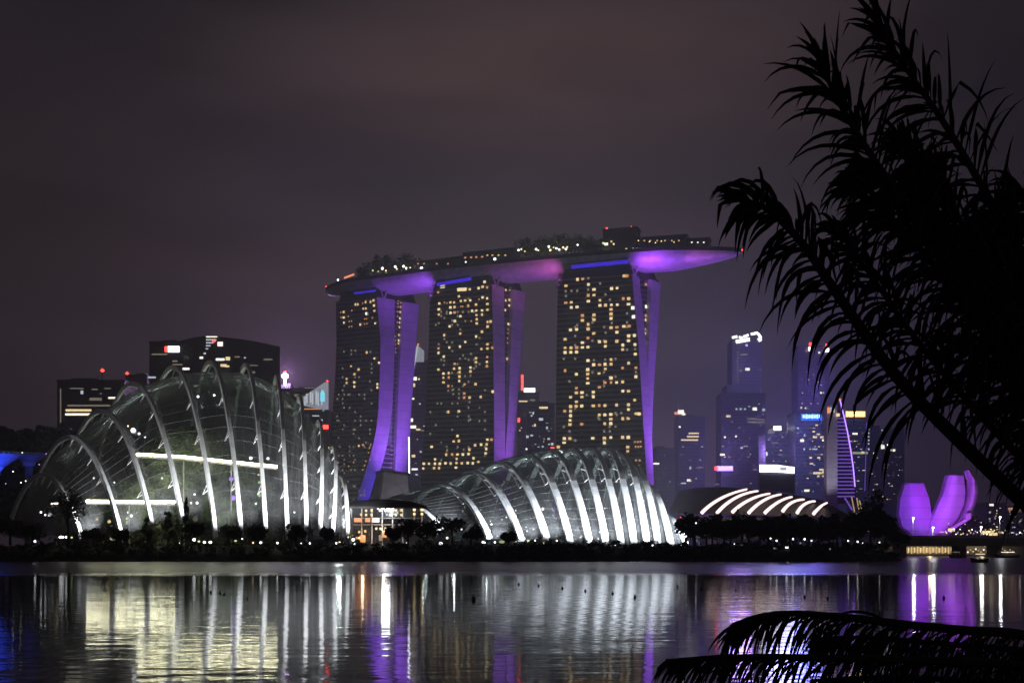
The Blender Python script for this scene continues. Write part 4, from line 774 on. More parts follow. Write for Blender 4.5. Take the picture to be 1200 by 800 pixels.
for k in range(22):
    y = 490+k*4.35; xr = interp([(b2, a2_) for a2_, b2 in edge_], y); m = MB(); m.bar(P(981, y, 931.2), P(xr-.5, y, 931.2), .3, .95); m.build('lit_floor', 'violet_led', T_)
m = MB(); m.lathe(P(984.5, 468, 931), [(.01, -1), (1.1, 0), (.01, 1)], 8); m.build('beacon', 'sign_orange', T_)
m = MB(); m.bar(P(990, 583, 925), P(1003, 604, 925), 1.8, .8); m.build('lit_ramp', 'violet_led', T_)
T_ = building('office_tower', 'dark tower topped by a glowing yellow sign', 992, 1016, 488, 1350, 'office_glass', [(1002, 508, 6, 2, LW), (1008, 530.5, 18, 2.6, 'lit_green'), (998, 517, 2, 2, LDm), (1012, 530, 6, 2, LY)], signs=[], rnd_n=14, rp=(495, 585), top='flat')
m = MB(); m.box(P(1002.5, 485, 1348), (19, 1, 4.8)); m.build('sign', 'sign_yellow', T_); m = MB(); m.box(P(1002.5, 485, 1349.4), (21, 1, 6.4)); m.build('sign_board', 'lit_warm', T_)
m = MB(); m.bar(P(1015.5, 495, 1345), P(1013.5, 575, 1345), .6); m.build('edge_light', 'violet_led', T_)
T_ = building('office_tower', 'thin dark tower with a vertical dotted line of white lights', 1017, 1031, 500, 1500, 'office_dark', [(1018, 503+k*4.2, 1.6, 1.8, LC) for k in range(5)]+[(1024.5, 531, 2, 2, LW), (1018, 526, 2, 2, LC)], rnd_n=3, rp=(530, 590), top='flat')
building('office_tower', 'dim tower with three bright white lights, furthest right of the skyline group', 1032, 1060, 503, 1600, 'office_dark', [(1032.8+1, 503.5+k*4.4, 1.6, 2, LC) for k in range(5)]+[(1034.5, 523.5, 4, 4.5, LW), (1041.8, 522.5, 4.4, 4.4, 'sign_white'), (1043.5, 527, 2, 2, LW), (1047.6, 527.3, 3, 2.6, LW), (1045, 512, 1.4, 3, LC)]+[(1036.6, 544+k*3.5, 1.3, 1.8, LDm) for k in range(4)], rnd_n=8, rp=(535, 590), top='flat')
for i, (x, a_, b_) in enumerate(((1000, 582, 600), (1006, 583, 602), (1009, 586, 598))):
    T_ = thing('lit_flagpole', P(x, b_, 700), 'golden lit slanted pole right of the sail tower foot', 'pole', 'golden poles'); m = MB(); m.bar(P(x+1.5, b_, 700), P(x-2, a_, 700), .5); m.build('pole', 'gold_lit', T_); m = MB(); m.box(P(x+1.5, b_+.5, 700), (1, 1, .8)); m.build('footing', 'concrete', T_)
# distant low blocks far right
for i, (x0, x1, y0, wl) in enumerate([(1092, 1108, 604, [(1097, 606, 2, 1.4, LDm)]), (1118, 1150, 612, [(1144, 612, 5, 7, 'gold_lit'), (1130, 621, 10, 2, LDm)]), (1156, 1178, 590, [(1162, 591, 5, 3, LW), (1160, 600, 2, 2, LC), (1160, 610, 2, 2, LDm), (1166, 606, 2, 2, LDm)]), (1180, 1200, 594, [(1189, 596, 15, 3, 'lit_orange'), (1186, 602, 6, 1.5, LDm), (1190, 612, 12, 1.5, LDm), (1197, 610, 6, 2, LC)]), (1202, 1240, 600, [(1210, 606, 4, 2, LC)])]):
    building('distant_block', ['small dim far block right of the lotus shaped building', 'low far block with a golden lit corner above the bridge', 'far block with a white roof light over the bridge', 'far block with an orange lit top line at the right edge', 'dark far block at the very edge of the picture'][i], x0, x1, y0, 1500, 'office_glass', wl, rnd_n=6, rp=(y0+5, 626), cat='building', top='flat')

# ------------------------------------------------------------------ lotus-shaped museum
LM = thing('lotus_museum', P(1100, 628, 750), 'lotus shaped white building lit violet, its petals opening beside the bridge', 'museum')
def petal(left, right, D, thick, nm='petal', depth_top=18, label=None, mt='cladding'):
    rows = []; n = len(left)
    for i in range(n):
        f_ = i/(n-1); dd = D-depth_top*f_*.2
        a, b_ = P(*left[i], dd+6), P(*right[i], dd+6); c = P((left[i][0]+right[i][0])/2, (left[i][1]+right[i][1])/2, dd+2)
        rows.append([a, a*.72+b_*.28+(c-(a+b_)/2)*.8, c, a*.28+b_*.72+(c-(a+b_)/2)*.8, b_])
    m = MB(); m.grid(rows); bk_ = [[v+Vector((0, thick, 0)) for v in r] for r in rows]; m.grid(bk_)
    m.grid([[r[0] for r in rows], [r[0] for r in bk_]]); m.grid([[r[-1] for r in rows], [r[-1] for r in bk_]]); m.grid([rows[-1], bk_[-1]])
    o = m.build(nm, mt, LM, True)
    if label: o['label'] = label
petal([(1072, 628), (1058, 617), (1053.5, 602), (1055, 585), (1060.5, 566)], [(1098, 628), (1094.5, 617), (1092, 602), (1088.5, 583), (1082.5, 566)], 742, 6, label='flat topped left petal, evenly violet')
petal([(1088, 628), (1091, 612), (1098, 595), (1106, 577), (1111, 556.5)], [(1112, 622), (1123, 606), (1130, 590), (1131.5, 574), (1129, 557)], 738, 6, label='brightest middle petal')
petal([(1113, 622), (1128, 605), (1134, 590), (1137.5, 575), (1138, 562), (1134.5, 552)], [(1118, 621), (1136, 606), (1143, 592), (1146.6, 577), (1145, 562), (1136, 549.5)], 736, 8, label='thin crescent shaped right petal')
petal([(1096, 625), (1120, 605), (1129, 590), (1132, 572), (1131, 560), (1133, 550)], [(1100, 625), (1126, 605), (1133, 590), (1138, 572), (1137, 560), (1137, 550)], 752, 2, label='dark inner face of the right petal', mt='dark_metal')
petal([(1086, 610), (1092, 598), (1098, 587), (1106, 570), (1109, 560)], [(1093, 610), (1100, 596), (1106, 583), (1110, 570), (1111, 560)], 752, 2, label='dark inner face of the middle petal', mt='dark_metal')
m = MB(); bc = P(1092, 628, 768); m.grid([[bc+Vector((r*math.cos(j*.3927), r*.8*math.sin(j*.3927), z)) for j in range(16)] for r, z in ((10, 0), (15, 6), (22.5, 13), (21.8, 13.6), (8, 12.6))], 0, True); m.build('bowl_base', 'cladding', LM, True)
m = MB(); m.bar(P(1110, 622, 733), P(1135, 607, 733), 2.2, 1.6); m.box(P(1134, 604.5, 733), (3, 3, 3.4)); m.build('boom_walkway', 'cladding', LM)
for px, py, ax_, cc, e in ((1070, 632, (1072, 580), (.28, .04, 1), 2.2e5), (1107, 632, (1116, 580), (.42, .03, .95), 2.4e5), (1142, 630, (1141, 580), (.62, .24, .9), .7e5)):
    fo = MB(); q = P(px, py, 684); fo.box(q, (1.6, 1.2, 1)); fo = fo.build('floodlight', 'dark_metal', LM); lamp('SPOT', fo, q+Vector((0, 0, 1)), cc, e, P(*ax_, 745), 52, .7, 1)

fo = MB(); q = P(1085, 634, 720); fo.box(q, (1.6, 1.2, 1)); fo = fo.build('floodlight', 'dark_metal', LM); lamp('SPOT', fo, q+Vector((0, 0, 1)), (.5, .35, .8), .5e4, P(1085, 622, 755), 120, .9, 1)  # added spot without a known fixture, only to brighten the dim bowl

# ------------------------------------------------------------------ bridge, lit hall beneath, street lamps, traffic, boats
BR = thing('road_bridge', P(1120, 641, 560), 'flat dark road bridge crossing the water at right on thick piers', 'bridge')
xa, xb = (1040-600)/F*560, (1330-600)/F*560; m = MB(); m.box(((xa+xb)/2, 568, 6.7), (xb-xa, 18, 3.6)); m.build('deck', 'concrete', BR)
m = MB(); m.box(((xa+xb)/2, 559.3, 9.0), (xb-xa, .5, 1.1)); m.build('parapet', 'cladding', BR)
m = MB()
for k in range(60): m.box((xa+(xb-xa)*k/59, 559.2, 9.9), (.12, .12, .9))
m.box(((xa+xb)/2, 559.2, 10.4), (xb-xa, .12, .12)); m.build('railing', 'white_steel', BR)
for px in (1055, 1124.5, 1166, 1210, 1260): m = MB(); p = P(px, 641, 566); m.box((p.x, 567, 2.2), (3.2, 10, 5.6)); m.build('pier', 'concrete', BR)
GH = thing('waterfront_hall', P(1090, 648, 640), 'low golden lit hall seen under the bridge', 'building')
m = MB(); m.box(P(1100, 646, 652), (96, 14, 10)); m.build('wall', 'concrete', GH)
for k in range(40):
    px = 1052+k*1.8; m = MB(); m.box(P(px, 644.5-(k % 3)*.2, 642), (.42, .3, 2.2+(k*7 % 4)*.4)); m.build('lit_window', ['gold_lit', 'lit_warm', 'gold_lit', 'lit_yellow'][k*5 % 4], GH)
for k in range(20):
    px = 1128+k*3.1; m = MB(); m.box(P(px, 645+((k*7) % 5)*.9-2, 642), (.6, .3, .7)); m.build('lit_window', ['gold_lit', 'lit_warm', 'lit_white'][k % 3], GH)
for k in range(5): m = MB(); m.box(P(1061+k*3, 637.8, 642), (.8, .3, .6)); m.build('lit_window', 'lit_warm', GH)
m = MB(); m.box(P(1085, 650.2, 640), (70, 8, .8)); m.build('terrace', 'concrete', GH)
lamp('POINT', GH, P(1090, 640, 636), (1, .7, .35), 1800, radius=1); lamp('POINT', GH, P(1150, 641, 636), (1, .75, .4), 1200, radius=1)
for i, (px, pyl, d) in enumerate(((1070, 605.5, 590), (1093, 616.5, 565), (1149.4, 616, 565), (1171.6, 604.5, 590))):
    lb = ['tall street lamp before the left violet petal', 'short street lamp below the middle violet petal', 'street lamp on the bridge just right of the lotus shaped building', 'tall street lamp furthest right on the bridge'][i]
    p = P(px, pyl, d); T_ = thing('street_lamp', (p.x, p.y, 8.8), lb, 'street lamp', 'street lamps on the bridge'); m = MB(); m.tube([(p.x, p.y, 8.6), (p.x, p.y, p.z-.3)], [.18, .1], 6); m.build('post', 'white_steel', T_)
    m = MB(); m.box(p+Vector((0, -.4, -.1)), (.9, 1.2, .2)); m.build('lamp_hood', 'dark_metal', T_); m = MB(); m.lathe(p+Vector((0, -.5, -.4)), [(.01, -.6), (.6, 0), (.01, .25)], 8); m.build('lamp_head', 'lamp_street', T_)
    lamp('POINT', T_, p+Vector((0, -1.2, -.9)), (.95, .95, 1), 1300, radius=.7)
rnd = random.Random(3)
for i in range(46):
    px = 1103+i*2.15+rnd.uniform(-.8, .8); py = 622.5+rnd.uniform(-3.2, 3.5)
    if i % 9 == 4: py = rnd.uniform(612, 620)
    small_lamp(P(px, py, 640), rnd.choice((.22, .3, .38)), rnd.choice(('traffic_violet', 'traffic_violet', 'lamp_warm', 'lamp_white', 'lamp_warm')), 'small light beyond the bridge along the far promenade', 'promenade lights beyond the bridge', 'promenade_lamp', .9)
for k, (px, py, ww) in enumerate(((1158, 623.5, 6), (1164, 626, 4), (1115, 620.5, 3))):
    T_ = thing('lit_kiosk', P(px, py, 642), ['warm lit kiosk on the promenade near the right lamp', 'smaller lit kiosk right beside the warm one', 'lit kiosk at the right foot of the lotus shaped building'][k], 'kiosk'); m = MB(); m.box(P(px, py, 642), (ww*.9, 2, 1.6)); m.build('lit_front', 'lit_yellow', T_); m = MB(); m.box(P(px, py-2.4, 642), (ww*.95, 2.4, .3)); m.build('roof', 'dark_metal', T_)
def boat(px, py, L_, label, lit):
    d = (EYE)*F/(py-HY+.001); p = P(px, py, d); p.z = 0; T_ = thing('river_boat', p, label, 'boat', 'boats near the bridge'); m = MB(); rows = []
    for k in range(9):
        u = k/8*2-1; w_ = .95*(1-abs(u)**3)*L_*.12+.05; sh = .9+.5*u*u; rows.append([p+Vector((u*L_/2, -w_, sh)), p+Vector((u*L_/2*.94, -w_*.7, .1)), p+Vector((u*L_/2*.92, 0, -.2)), p+Vector((u*L_/2*.94, w_*.7, .1)), p+Vector((u*L_/2, w_, sh)), p+Vector((u*L_/2, -w_, sh))])
    m.grid(rows); m.build('hull', 'bark', T_, True)
    m = MB(); m.box(p+Vector((0, 0, 2.7)), (L_*.62, L_*.2, .2)); m.build('canopy', 'cladding', T_)
    m = MB()
    for sx in (-.28, 0, .28):
        for sy in (-.08, .08): m.bar(p+Vector((sx*L_, sy*L_, .8)), p+Vector((sx*L_, sy*L_, 2.7)), .12)
    m.build('canopy_posts', 'white_steel', T_); m = MB(); m.box(p+Vector((0, -L_*.09, 2.35)), (L_*.5, .1, .22)); m.build('cabin_light', lit, T_)
boat(1148, 658.6, 5.2, 'small boat with a lit canopy on the water before the right pier', 'lit_yellow'); boat(1180, 653.2, 11, 'longer lit boat nearer the right edge of the water under the bridge', 'lit_white'); boat(1120, 653, 6, 'small boat moored under the bridge beside the thick pier', 'lit_dim')

# ------------------------------------------------------------------ blue-lit canopy trees at the far left, dark wood behind
for px, pyt, rpx, D, e, lb in ((-8, 531, 33, 600, 7e3, 'steel canopy tree glowing deep blue at the left edge'), (34, 532, 20, 680, 2.5e2, 'dim blue steel canopy tree right of the glowing one')):
    T_ = thing('steel_canopy_tree', P(px, 615, D), lb, 'canopy tree'); r = rpx/F*D; c = P(px, pyt, D); m = MB()
    m.lathe((c.x, c.y, 0), [(2.2, 5), (1.8, c.z*.5), (2.2, c.z-r*.8), (3.2, c.z-r*.55)], 14); m.build('trunk', 'concrete', T_, True)
    m = MB()
    for j in range(30):
        a = 6.2832*j/30; dv = Vector((math.cos(a), math.sin(a), 0)); pts = [Vector((c.x, c.y, c.z-r*.7))+dv*2.6, Vector((c.x, c.y, c.z-r*.42))+dv*r*.38, Vector((c.x, c.y, c.z))+dv*r]
        for a_, b_ in zip(pts, pts[1:]): m.bar(a_, b_, .5)
    m.lathe((c.x, c.y, c.z), [(r, 0), (r*.985, .4), (r*.96, 0)], 30); m.lathe((c.x, c.y, c.z-r*.22), [(r*.7, 0), (r*.69, .35)], 30); m.build('branches', 'white_steel', T_)
    m = MB(); m.lathe((c.x, c.y, c.z-.6), [(r*.3, -r*.48), (r*.62, -r*.26), (r*.98, 0)], 30); m.build('canopy_mesh', 'hull_metal', T_, True)
    fo = MB(); q = Vector((c.x+4, c.y-r*1.1, c.z-r*1.3)); fo.box(q, (1, 1, .6)); fo.bar(q, (c.x, c.y, q.z-3), .3); fo = fo.build('floodlight', 'dark_metal', T_); lamp('SPOT', fo, q+Vector((0, 0, .6)), (.02, .06, 1), e*4.2, c-Vector((0, 0, 3)), 110, .6, .6)
rnd = random.Random(21)
for i in range(16):
    px = rnd.uniform(-20, 75); small_lamp(P(px, rnd.uniform(520, 575), 640), .3, rnd.choice(('lamp_white', 'lit_cool', 'traffic_violet')), 'pinprick light among the dark trees at the far left', 'pinprick lights at far left', 'distant_lamp', 1)
m = MB(); rnd = random.Random(8)
for k in range(60):
    px = rnd.uniform(-60, 78); c = P(px, rnd.uniform(512, 560), rnd.uniform(700, 780)); leaf_cloud(m, c, 14, 10, 9, 90, 3.0, 0, k, 4)
for k in range(50):
    px = rnd.uniform(-60, 78); c = P(px, rnd.uniform(560, 615), rnd.uniform(690, 730)); leaf_cloud(m, c, 14, 10, 12, 70, 3.2, 0, 900+k, 4)
tag(m.build('distant_wood', 'foliage', None), 'dark mass of distant trees rising at the far left', 'woodland', kind='stuff')
m = MB()
for k in range(120):
    px = rnd.uniform(500, 1060) if k % 2 else rnd.uniform(380, 1260); c = P(px, rnd.uniform(612, 628), rnd.uniform(715, 750) if px < 770 else rnd.uniform(1000, 1100)); leaf_cloud(m, c, 12, 8, 8, 60, 2.6, 0, 2000+k, 4)
tag(m.build('distant_wood', 'foliage', None), 'low dark belt of trees behind the conservatories and halls', 'woodland', kind='stuff')

# ------------------------------------------------------------------ trees and shrubs along the far bank
m = MB(); rnd = random.Random(2)
for k in range(420):
    x = -175+rnd.random()*292; y = 387+rnd.random()*12; zb = 1+min(4.5, (y-386)*.28); h = rnd.uniform(.8, 2.0); leaf_cloud(m, (x, y, zb+h*.4), rnd.uniform(1.2, 2.6), 1.5, h, 46, .6, 0, 5000+k, 3)
tag(m.build('bank_shrubs', 'foliage', None), 'continuous dark shrubs covering the far bank above the waterline', 'shrubs', kind='stuff')
m = MB()
for k in range(130):
    x = -175+rnd.random()*292; y = 386+rnd.random()*2.5; s_ = rnd.uniform(.4, 1.1); p = Vector((x, y-.8, .15)); rr = [[p+Vector((math.cos(a*1.257)*s_*q*rnd.uniform(.8, 1.2), math.sin(a*1.257)*s_*q, zz*s_)) for a in range(5)] for q, zz in ((1, -.4), (.9, .3), (.2, .6))]; m.grid(rr, 0, True)
tag(m.build('bank_stones', 'rock', None), 'rough stones edging the far bank at the waterline', 'stones', kind='stuff')
fore = [(80, 575, 17, 'round dark tree standing before the low left end of the tall conservatory', 0), (218, 577, 5, 'tall thin cypress before the middle of the tall conservatory', 1), (197, 594, 10, 'dark cone shaped tree left of the thin cypress', 1), (172, 604, 9, 'shorter dark cone shaped tree second left of the thin cypress', 1), (268, 614, 14, 'low round tree right of the thin cypress', 0), (302, 616, 12, 'low round tree before the straight ribs of the tall conservatory', 0), (347, 614, 11, 'low round tree before the right part of the tall conservatory', 0), (230, 612, 9, 'small bush like tree close right of the cypress', 0), (383, 618, 8, 'small round tree before the last ribs of the tall conservatory', 0),
        (12, 607, 16, 'dark tree at the left edge of the bank', 0), (38, 612, 13, 'second dark tree from the left edge of the bank', 0), (110, 618, 12, 'low dark tree right of the round tree at left', 0), (142, 620, 10, 'low dark tree under the lit lower walkway', 0),
        (478, 606, 13, 'dark tree right of the lit shopfronts', 0), (500, 612, 12, 'dark tree between the lit columns and the low conservatory', 0), (530, 606, 17, 'round dark tree before the left end of the low conservatory', 0), (552, 616, 12, 'smaller dark tree right of the round one before the low conservatory', 0), (460, 618, 9, 'small dark tree before the shopfronts', 0), (596, 624, 8, 'small shrub tree before the third rib of the low conservatory', 0)]
for i, (px, pt_, r, lb, slim) in enumerate(fore):
    tree(px, 640, pt_, r, 394+(i % 4), lb, 'trees on the far bank', 'cypress_tree' if slim else 'bank_tree', 900, .6, 'foliage', 5.2, bool(slim))
rnd = random.Random(4)
for i in range(20):
    px = 806+i*10.2+rnd.uniform(-3, 3); tree(px, 645, 604+rnd.uniform(-2, 8), rnd.uniform(11, 16), 425+rnd.uniform(0, 45), 'dark tree in the thick row before the barrel roofed hall', 'dark trees right of the low conservatory', 'bank_tree', 700, .9, 'foliage', 4.5)
for px, pt_, r, lb in ((1020, 577, 15, 'tallest dark tree of the right bank, left of the lotus shaped building'), (1038, 600, 15, 'dark tree at the tip of the right bank'), (1005, 598, 13, 'dark tree just left of the tallest one on the right bank'), (1052, 622, 12, 'low dark tree at the water end of the right bank')):
    tree(px, 645, pt_, r, 440, lb, None, 'bank_tree', 1100, .8, 'foliage', 4.5)
# lamps along the bank: px, py, radius px, material
BL_ = [(41, 634, 1.6, 'lamp_white', 1), (72, 629, 1.7, 'lamp_white', 2.4), (78, 629, 1.6, 'lamp_white', 1.3), (84, 629.5, 1.3, 'lamp_green', 1.3), (132, 631, 2.2, 'lit_green', 2), (94, 630, 1.4, 'lit_dim', 1.2), (143, 634, 1.4, 'lit_dim', 1), (170, 634, .8, 'lamp_green', 1), (210, 636.2, 1.3, 'lamp_white', 1), (228, 632, 1.9, 'lamp_white', 1.7), (233, 634, 1.4, 'lamp_green', 1.4), (239.5, 635, 1.6, 'lamp_white', 1.3), (246.5, 635, 1.8, 'lamp_white', 1.3), (276, 633.4, 1.2, 'lamp_green', 1.6), (296.5, 635.6, 1.3, 'lamp_warm', 1), (305.5, 635.4, 1.6, 'lamp_white', 1.2), (325, 635.8, 1.5, 'lamp_white', 1), (353, 636.4, 1, 'lamp_white', 1), (363, 636.2, 1.2, 'lamp_white', 1), (284, 631, 1, 'lamp_white', 1), (394, 636, 1.3, 'lamp_white', 1), (398, 634.4, 1.5, 'lamp_warm', 1), (403, 634.6, 1.3, 'lamp_green', 1), (408, 629, 1.5, 'lamp_green', .8), (414, 632, 2.1, 'lamp_white', 1), (421, 630, 1.7, 'lamp_warm', 1), (415.6, 637, 1.1, 'lamp_white', 1), (477, 636, 1.4, 'lamp_white', 1), (463, 626, .8, 'lit_cool', 1), (512, 624.4, 1.8, 'lamp_white', 1), (516.5, 636.5, 2.0, 'lamp_white', 1.4), (524, 630, 1.8, 'lit_white', 1), (541, 620, 1.1, 'lamp_white', 1), (566, 634.8, 1.4, 'lamp_white', 1.2), (580, 635, 1.2, 'lamp_white', 1.3), (588, 634.6, 2.2, 'lit_green', 2.0), (571, 617, 1.1, 'lamp_white', 1), (576, 614, 1.2, 'lamp_white', 1), (619, 633, 1.5, 'lamp_green', 1.4), (637, 636, 1.1, 'lamp_warm', 1), (720, 638.6, 1.7, 'lamp_white', 1), (765, 638.9, 1.4, 'lamp_white', 1), (776, 639.6, 1.3, 'lamp_white', 1), (797.6, 638.6, 1.7, 'lamp_white', 1), (804, 628, 1, 'lamp_white', 1), (815.6, 612.5, 1, 'lamp_white', 1), (797.6, 605.6, .7, 'sign_red', 1), (857, 639.6, 1, 'lamp_green', 1), (860, 637.2, 1.2, 'lamp_white', 1), (870.4, 638.2, 1.3, 'lamp_green', 1), (872.8, 629, .7, 'lit_dim', 1), (903, 630.5, 1, 'lamp_white', 1), (910, 633.2, 1.2, 'lamp_white', 1), (929.4, 631.2, 1.3, 'lamp_white', 1), (943, 631.4, 1.4, 'lamp_white', 1), (951, 633.3, 1, 'lamp_white', 1), (933, 640.2, 1.4, 'lamp_white', 1), (922.5, 641, 1.3, 'lamp_white', 2.2), (908, 642, 1.2, 'lit_green', 1.6), (938, 636, 1.5, 'lit_dim', 1), (972.6, 643, 1.6, 'lit_green', .8), (975, 646, 1.4, 'lamp_green', 1), (994, 633.4, 1.2, 'lamp_white', 1), (1005, 634.4, 1.2, 'lamp_white', 1), (1011, 636.5, 1.3, 'lamp_white', 1), (1014, 639.6, 1, 'lit_dim', 1), (1030.6, 635.2, .9, 'lamp_white', 1), (1036.6, 637, 1.1, 'lamp_white', 1)]
for px, py, r, mm_, fl_ in BL_:
    d = 398 if px < 800 else 402; p = P(px, py, d); zone = 'tall conservatory' if px < 412 else 'entrance hall' if px < 500 else 'low conservatory' if px < 808 else 'dark tree row at right'
    small_lamp(p, r*.22, mm_, 'small lit lamp on the far bank in front of the '+zone, 'bank lamps before the '+zone, 'bank_lamp', max(.6, p.z-4.2), 'lamp', fl_)
for px, py, w_, h_ in ((1006, 607, 6, 12), (1013, 614, 8, 8), (1016, 620, 7, 5)):
    T_ = thing('lit_pavilion', P(px, py, 455), {1006: 'pale lit upright pavilion in the gap of the right trees', 1013: 'pale lit box beside the upright pavilion', 1016: 'low pale lit box beneath the other two'}[px], 'pavilion'); m = MB(); m.box(P(px, py, 455), (w_*.3, 2, h_*.3)); m.build('lit_front', 'lit_dim', T_); m = MB(); m.box(P(px, py-h_/2-.6, 455), (w_*.34, 2.6, .3)); m.build('roof', 'dark_metal', T_)

# ------------------------------------------------------------------ buoys on the water
bs = [(235, 690, 1), (247, 692.5, 1.3), (258, 693.5, 1.3), (263, 695, 1.3), (290, 700, 1.3), (334, 688, .8), (420, 681, 1), (492, 692, 1.2), (512, 694, 1.1), (555, 700, 2.8), (608, 683, 1.3), (631, 685, 1.3), (659, 688, 1.4), (686, 691, 1.4), (718, 694, 1.4), (744, 698, 1.6), (794, 686, 1.2), (822, 689, 1.3), (862, 690.5, 1.2), (943, 698, 1.6), (970, 700, 1.5), (1106, 699, 1.6)]
for px, py, r in bs:
    d = EYE*F/(py+r*1.0-HY); p = P(px, py, d); rr = r/F*d; p.z = rr*.6
    T_ = thing('buoy', (p.x, p.y, 0), 'largest black buoy, floating before the left end of the low conservatory' if r > 2 else 'small black buoy in the line across the water', 'buoy', 'buoys across the water')
    m = MB(); m.lathe(p, [(.01, -rr), (rr*.8, -rr*.7), (rr, 0), (rr*.8, rr*.7), (rr*.25, rr*1.05), (rr*.2, rr*1.8), (.01, rr*1.9)], 12); m.build('float', 'buoy_black', T_, True)
    m = MB(); m.tube([p-Vector((0, 0, rr*.15)), p+Vector((0, 0, rr*.1))], rr*1.04, 12); m.build('band', 'dark_metal', T_)

# ------------------------------------------------------------------ palms in the foreground
def frond(T_, pts, lmax, seed, droop=.9, wid=.028, thick=.03, n=64, start=.12, upbias=0, side_amp=1, low=0, tipang=.75):
    rnd = random.Random(seed); c = catmull([P(*p) for p in pts], 10); m = MB(); N_ = len(c)
    rad = [thick*(1-.85*i/(N_-1))+.004 for i in range(N_)]; m.tube(c, rad, 6)
    for k in range(n):
        s = start+(1-start)*(k+rnd.uniform(-.3, .3))/n; s = max(0.02, min(.995, s)); f_ = s*(N_-1); i = int(f_); p = c[i].lerp(c[min(i+1, N_-1)], f_-i)
        tg = (c[min(i+1, N_-1)]-c[max(i-1, 0)]).normalized(); sd0 = tg.cross(Vector((0, 1, 0))).normalized()
        for side in (-1, 1):
            if rnd.random() < .05: continue
            if s < low and (sd0*side).z < 0: continue
            ln = lmax*(math.sin(math.pi*min(1, (s*.86+.14))**.9)**.45*.75+.3)*rnd.uniform(.55, 1.15)
            if s > .93: ln *= .9
            ang = 1.0-tipang*s**2.5+rnd.uniform(-.3, .3); d = (tg*math.cos(ang)+sd0*side*math.sin(ang)*side_amp+Vector((0, rnd.uniform(-.8, .8), upbias+rnd.uniform(-.2, .25)))).normalized()
            q = p.copy(); seg = 7; rows = []; dr = droop*rnd.uniform(.5, 1.7)*(1+1.6*(ln/lmax-.6)); wv = d.cross(Vector((0, 1, .3))).normalized()
            tw = rnd.uniform(-.9, .9); brk = rnd.randrange(3, 6) if rnd.random() < .16 else 99
            for j in range(seg+1):
                u = j/seg; ww = wid*(.35+1.2*u if u < .25 else 1.0*(1-((u-.25)/.75)**1.7))*.5+.0006
                if j == brk: d = (d+Vector((rnd.uniform(-.6, .6), rnd.uniform(-.5, .5), -1.3))).normalized()
                wv = d.cross(Vector((tw, 1, .2))).normalized(); fold = d.cross(wv).normalized()*ww*.45
                rows.append([q-wv*ww+fold, q.copy(), q+wv*ww+fold]); d = (d+Vector((0, 0, -dr*.16*(u+.25)))).normalized(); q = q+d*ln/seg
            m.grid(rows)
    return m.build('frond', 'palm_leaf', T_)
PA = thing('palm_tree', (4.7, 8.6, 2.2), 'tall dark palm whose arching fronds fill the right edge', 'palm tree')
m = MB(); m.tube([(4.9, 8.8, -.3), (4.8, 8.8, 1.5), (4.75, 8.7, 3.6)], [.22, .17, .15], 10); m.build('trunk', 'bark', PA, True)
frond(PA, [(1390, 740, 8.6), (1290, 660, 8.6), (1215, 602, 8.4), (1130, 522, 8.2), (1050, 440, 8), (985, 350, 7.8), (940, 285, 7.6), (897, 244, 7.4), (868, 236, 7.3)], .60, 1, 2.1, .030, .06, 100, .16, low=.44, tipang=.6)
frond(PA, [(1390, 730, 8.7), (1310, 610, 8.8), (1225, 490, 8.8), (1140, 360, 8.6), (1070, 255, 8.4), (1012, 168, 8.2), (978, 110, 8.1), (958, 62, 8)], .60, 2, 1.5, .029, .045, 84, .2, .08, tipang=.9)
frond(PA, [(1390, 720, 8.8), (1330, 560, 9), (1255, 400, 9), (1175, 260, 8.9), (1110, 150, 8.7), (1060, 78, 8.6), (1022, 18, 8.5)], .62, 3, 1.5, .029, .045, 86, .22, .08, tipang=.9)
frond(PA, [(1395, 720, 8.5), (1370, 520, 8.6), (1310, 390, 8.6), (1250, 290, 8.6), (1210, 245, 8.6), (1190, 225, 8.5)], .55, 4, 1.4, .030, .04, 74, .25, .1)
frond(PA, [(1390, 740, 8.3), (1320, 640, 8.2), (1250, 540, 8.1), (1180, 430, 8), (1110, 330, 7.9), (1050, 262, 7.8), (995, 215, 7.7)], .58, 5, 1.9, .031, .045, 92, .2, low=.3)
frond(PA, [(1390, 740, 8.9), (1340, 600, 9), (1280, 480, 9.1), (1210, 370, 9.1), (1140, 290, 9), (1100, 235, 8.9), (1070, 175, 8.8)], .64, 6, 1.7, .031, .04, 96, .2)
frond(PA, [(1400, 740, 8.4), (1360, 620, 8.2), (1300, 500, 8), (1240, 400, 7.9), (1180, 330, 7.8), (1130, 290, 7.7)], .62, 7, 1.9, .031, .04, 88, .2)
frond(PA, [(1400, 740, 8.2), (1340, 650, 8.1), (1270, 565, 8), (1210, 490, 8), (1160, 430, 7.9), (1110, 395, 7.8)], .52, 8, 1.8, .030, .04, 72, .2, low=.5)
frond(PA, [(1395, 720, 9.2), (1340, 560, 9.3), (1240, 420, 9.3), (1165, 315, 9.2), (1100, 225, 9.1), (1050, 160, 9)], .62, 9, 1.8, .032, .04, 96, .25)
frond(PA, [(1400, 700, 8.6), (1380, 600, 8.7), (1320, 480, 8.7), (1260, 380, 8.7), (1205, 300, 8.6), (1160, 245, 8.5)], .62, 10, 1.8, .032, .04, 96, .25)
frond(PA, [(1400, 700, 8.9), (1330, 600, 8.9), (1260, 480, 8.9), (1190, 370, 8.8), (1120, 290, 8.7), (1050, 230, 8.6), (1010, 200, 8.5)], .60, 11, 1.9, .032, .04, 96, .25, low=.35)
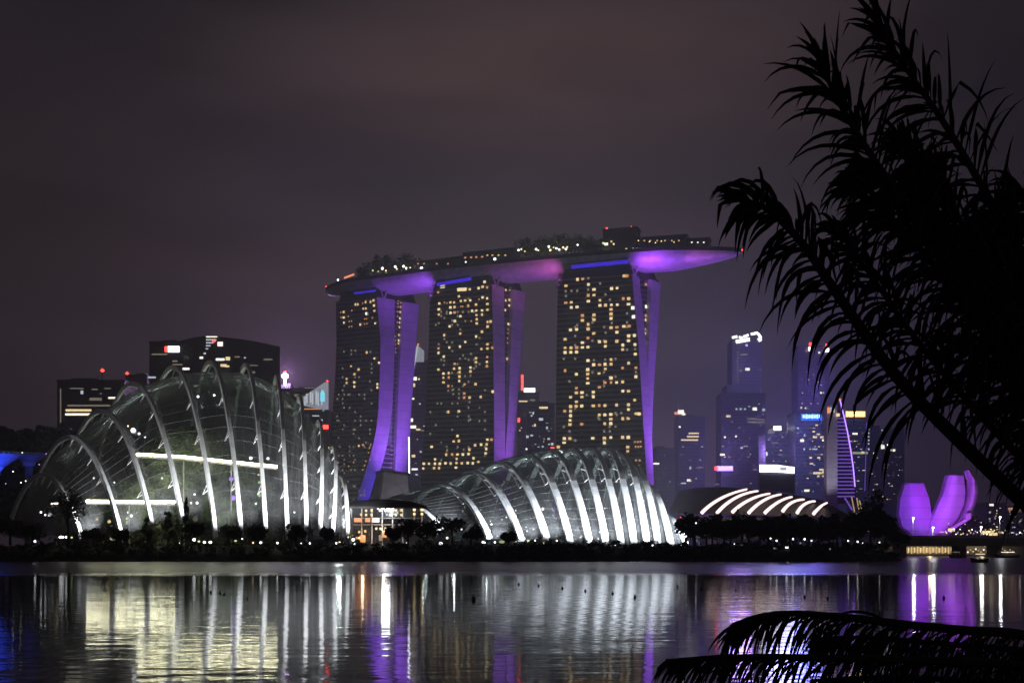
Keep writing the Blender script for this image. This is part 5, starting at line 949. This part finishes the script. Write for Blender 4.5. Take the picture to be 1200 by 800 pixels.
frond(PA, [(1390, 730, 8.9), (1300, 640, 8.9), (1232, 572, 8.8), (1160, 498, 8.7), (1085, 412, 8.5), (1022, 325, 8.3), (975, 262, 8.2)], .52, 12, 2.0, .030, .04, 100, .2, low=.55)
# stray pointed tip leaves
PB = thing('palm_tree', (3.2, 6.4, 2.2), 'low dark palm in the bottom right corner with a flat arching frond over the water', 'palm tree')
m = MB(); m.tube([(3.35, 6.6, 1.2), (3.3, 6.5, 2.4), (3.25, 6.4, 3.1)], [.16, .13, .12], 10); m.build('trunk', 'bark', PB, True)
frond(PB, [(1370, 830, 6.4), (1290, 770, 6.3), (1200, 744, 6.2), (1130, 738, 6.1), (1050, 730, 6.0), (985, 722, 5.9), (920, 718, 5.8), (880, 724, 5.75), (858, 733, 5.7)], .36, 21, 1.5, .014, .026, 120, .12, -.5, .5, tipang=.6)
frond(PB, [(1370, 850, 6.0), (1290, 800, 5.9), (1200, 780, 5.8), (1100, 774, 5.7), (1000, 771, 5.6), (900, 769, 5.5), (835, 770, 5.4), (780, 774, 5.35)], .30, 22, 1.5, .013, .024, 120, .12, -.5, .5, tipang=.7)
frond(PB, [(1370, 850, 6.6), (1290, 775, 6.6), (1200, 762, 6.6), (1120, 755, 6.6), (1040, 748, 6.5), (1000, 746, 6.5), (950, 748, 6.4)], .30, 23, 1.5, .015, .02, 90, .12, -.7, .4)
frond(PB, [(1370, 860, 6.2), (1290, 810, 6.2), (1200, 800, 6.2), (1100, 795, 6.1), (1020, 793, 6.1), (950, 797, 6.0)], .26, 24, 1.5, .016, .02, 80, .12, -.6, .5)

# ------------------------------------------------------------------ humid night air
HZ = 1
if HZ:
    m = MB(); m.box((0, 1300, 180), (3600, 2900, 364)); hz = m.build('haze', 'dark_metal', None); tag(hz, kind='stuff')
    mh = bpy.data.materials.new('haze_air'); mh.use_nodes = True; th = mh.node_tree; th.nodes.clear(); oo = th.nodes.new('ShaderNodeOutputMaterial'); pv = th.nodes.new('ShaderNodeVolumePrincipled')
    pv.inputs['Color'].default_value = (.85, .83, .9, 1); pv.inputs['Density'].default_value = .00040; pv.inputs['Anisotropy'].default_value = .2
    th.links.new(pv.outputs[0], oo.inputs['Volume']); hz.data.materials.clear(); hz.data.materials.append(mh)
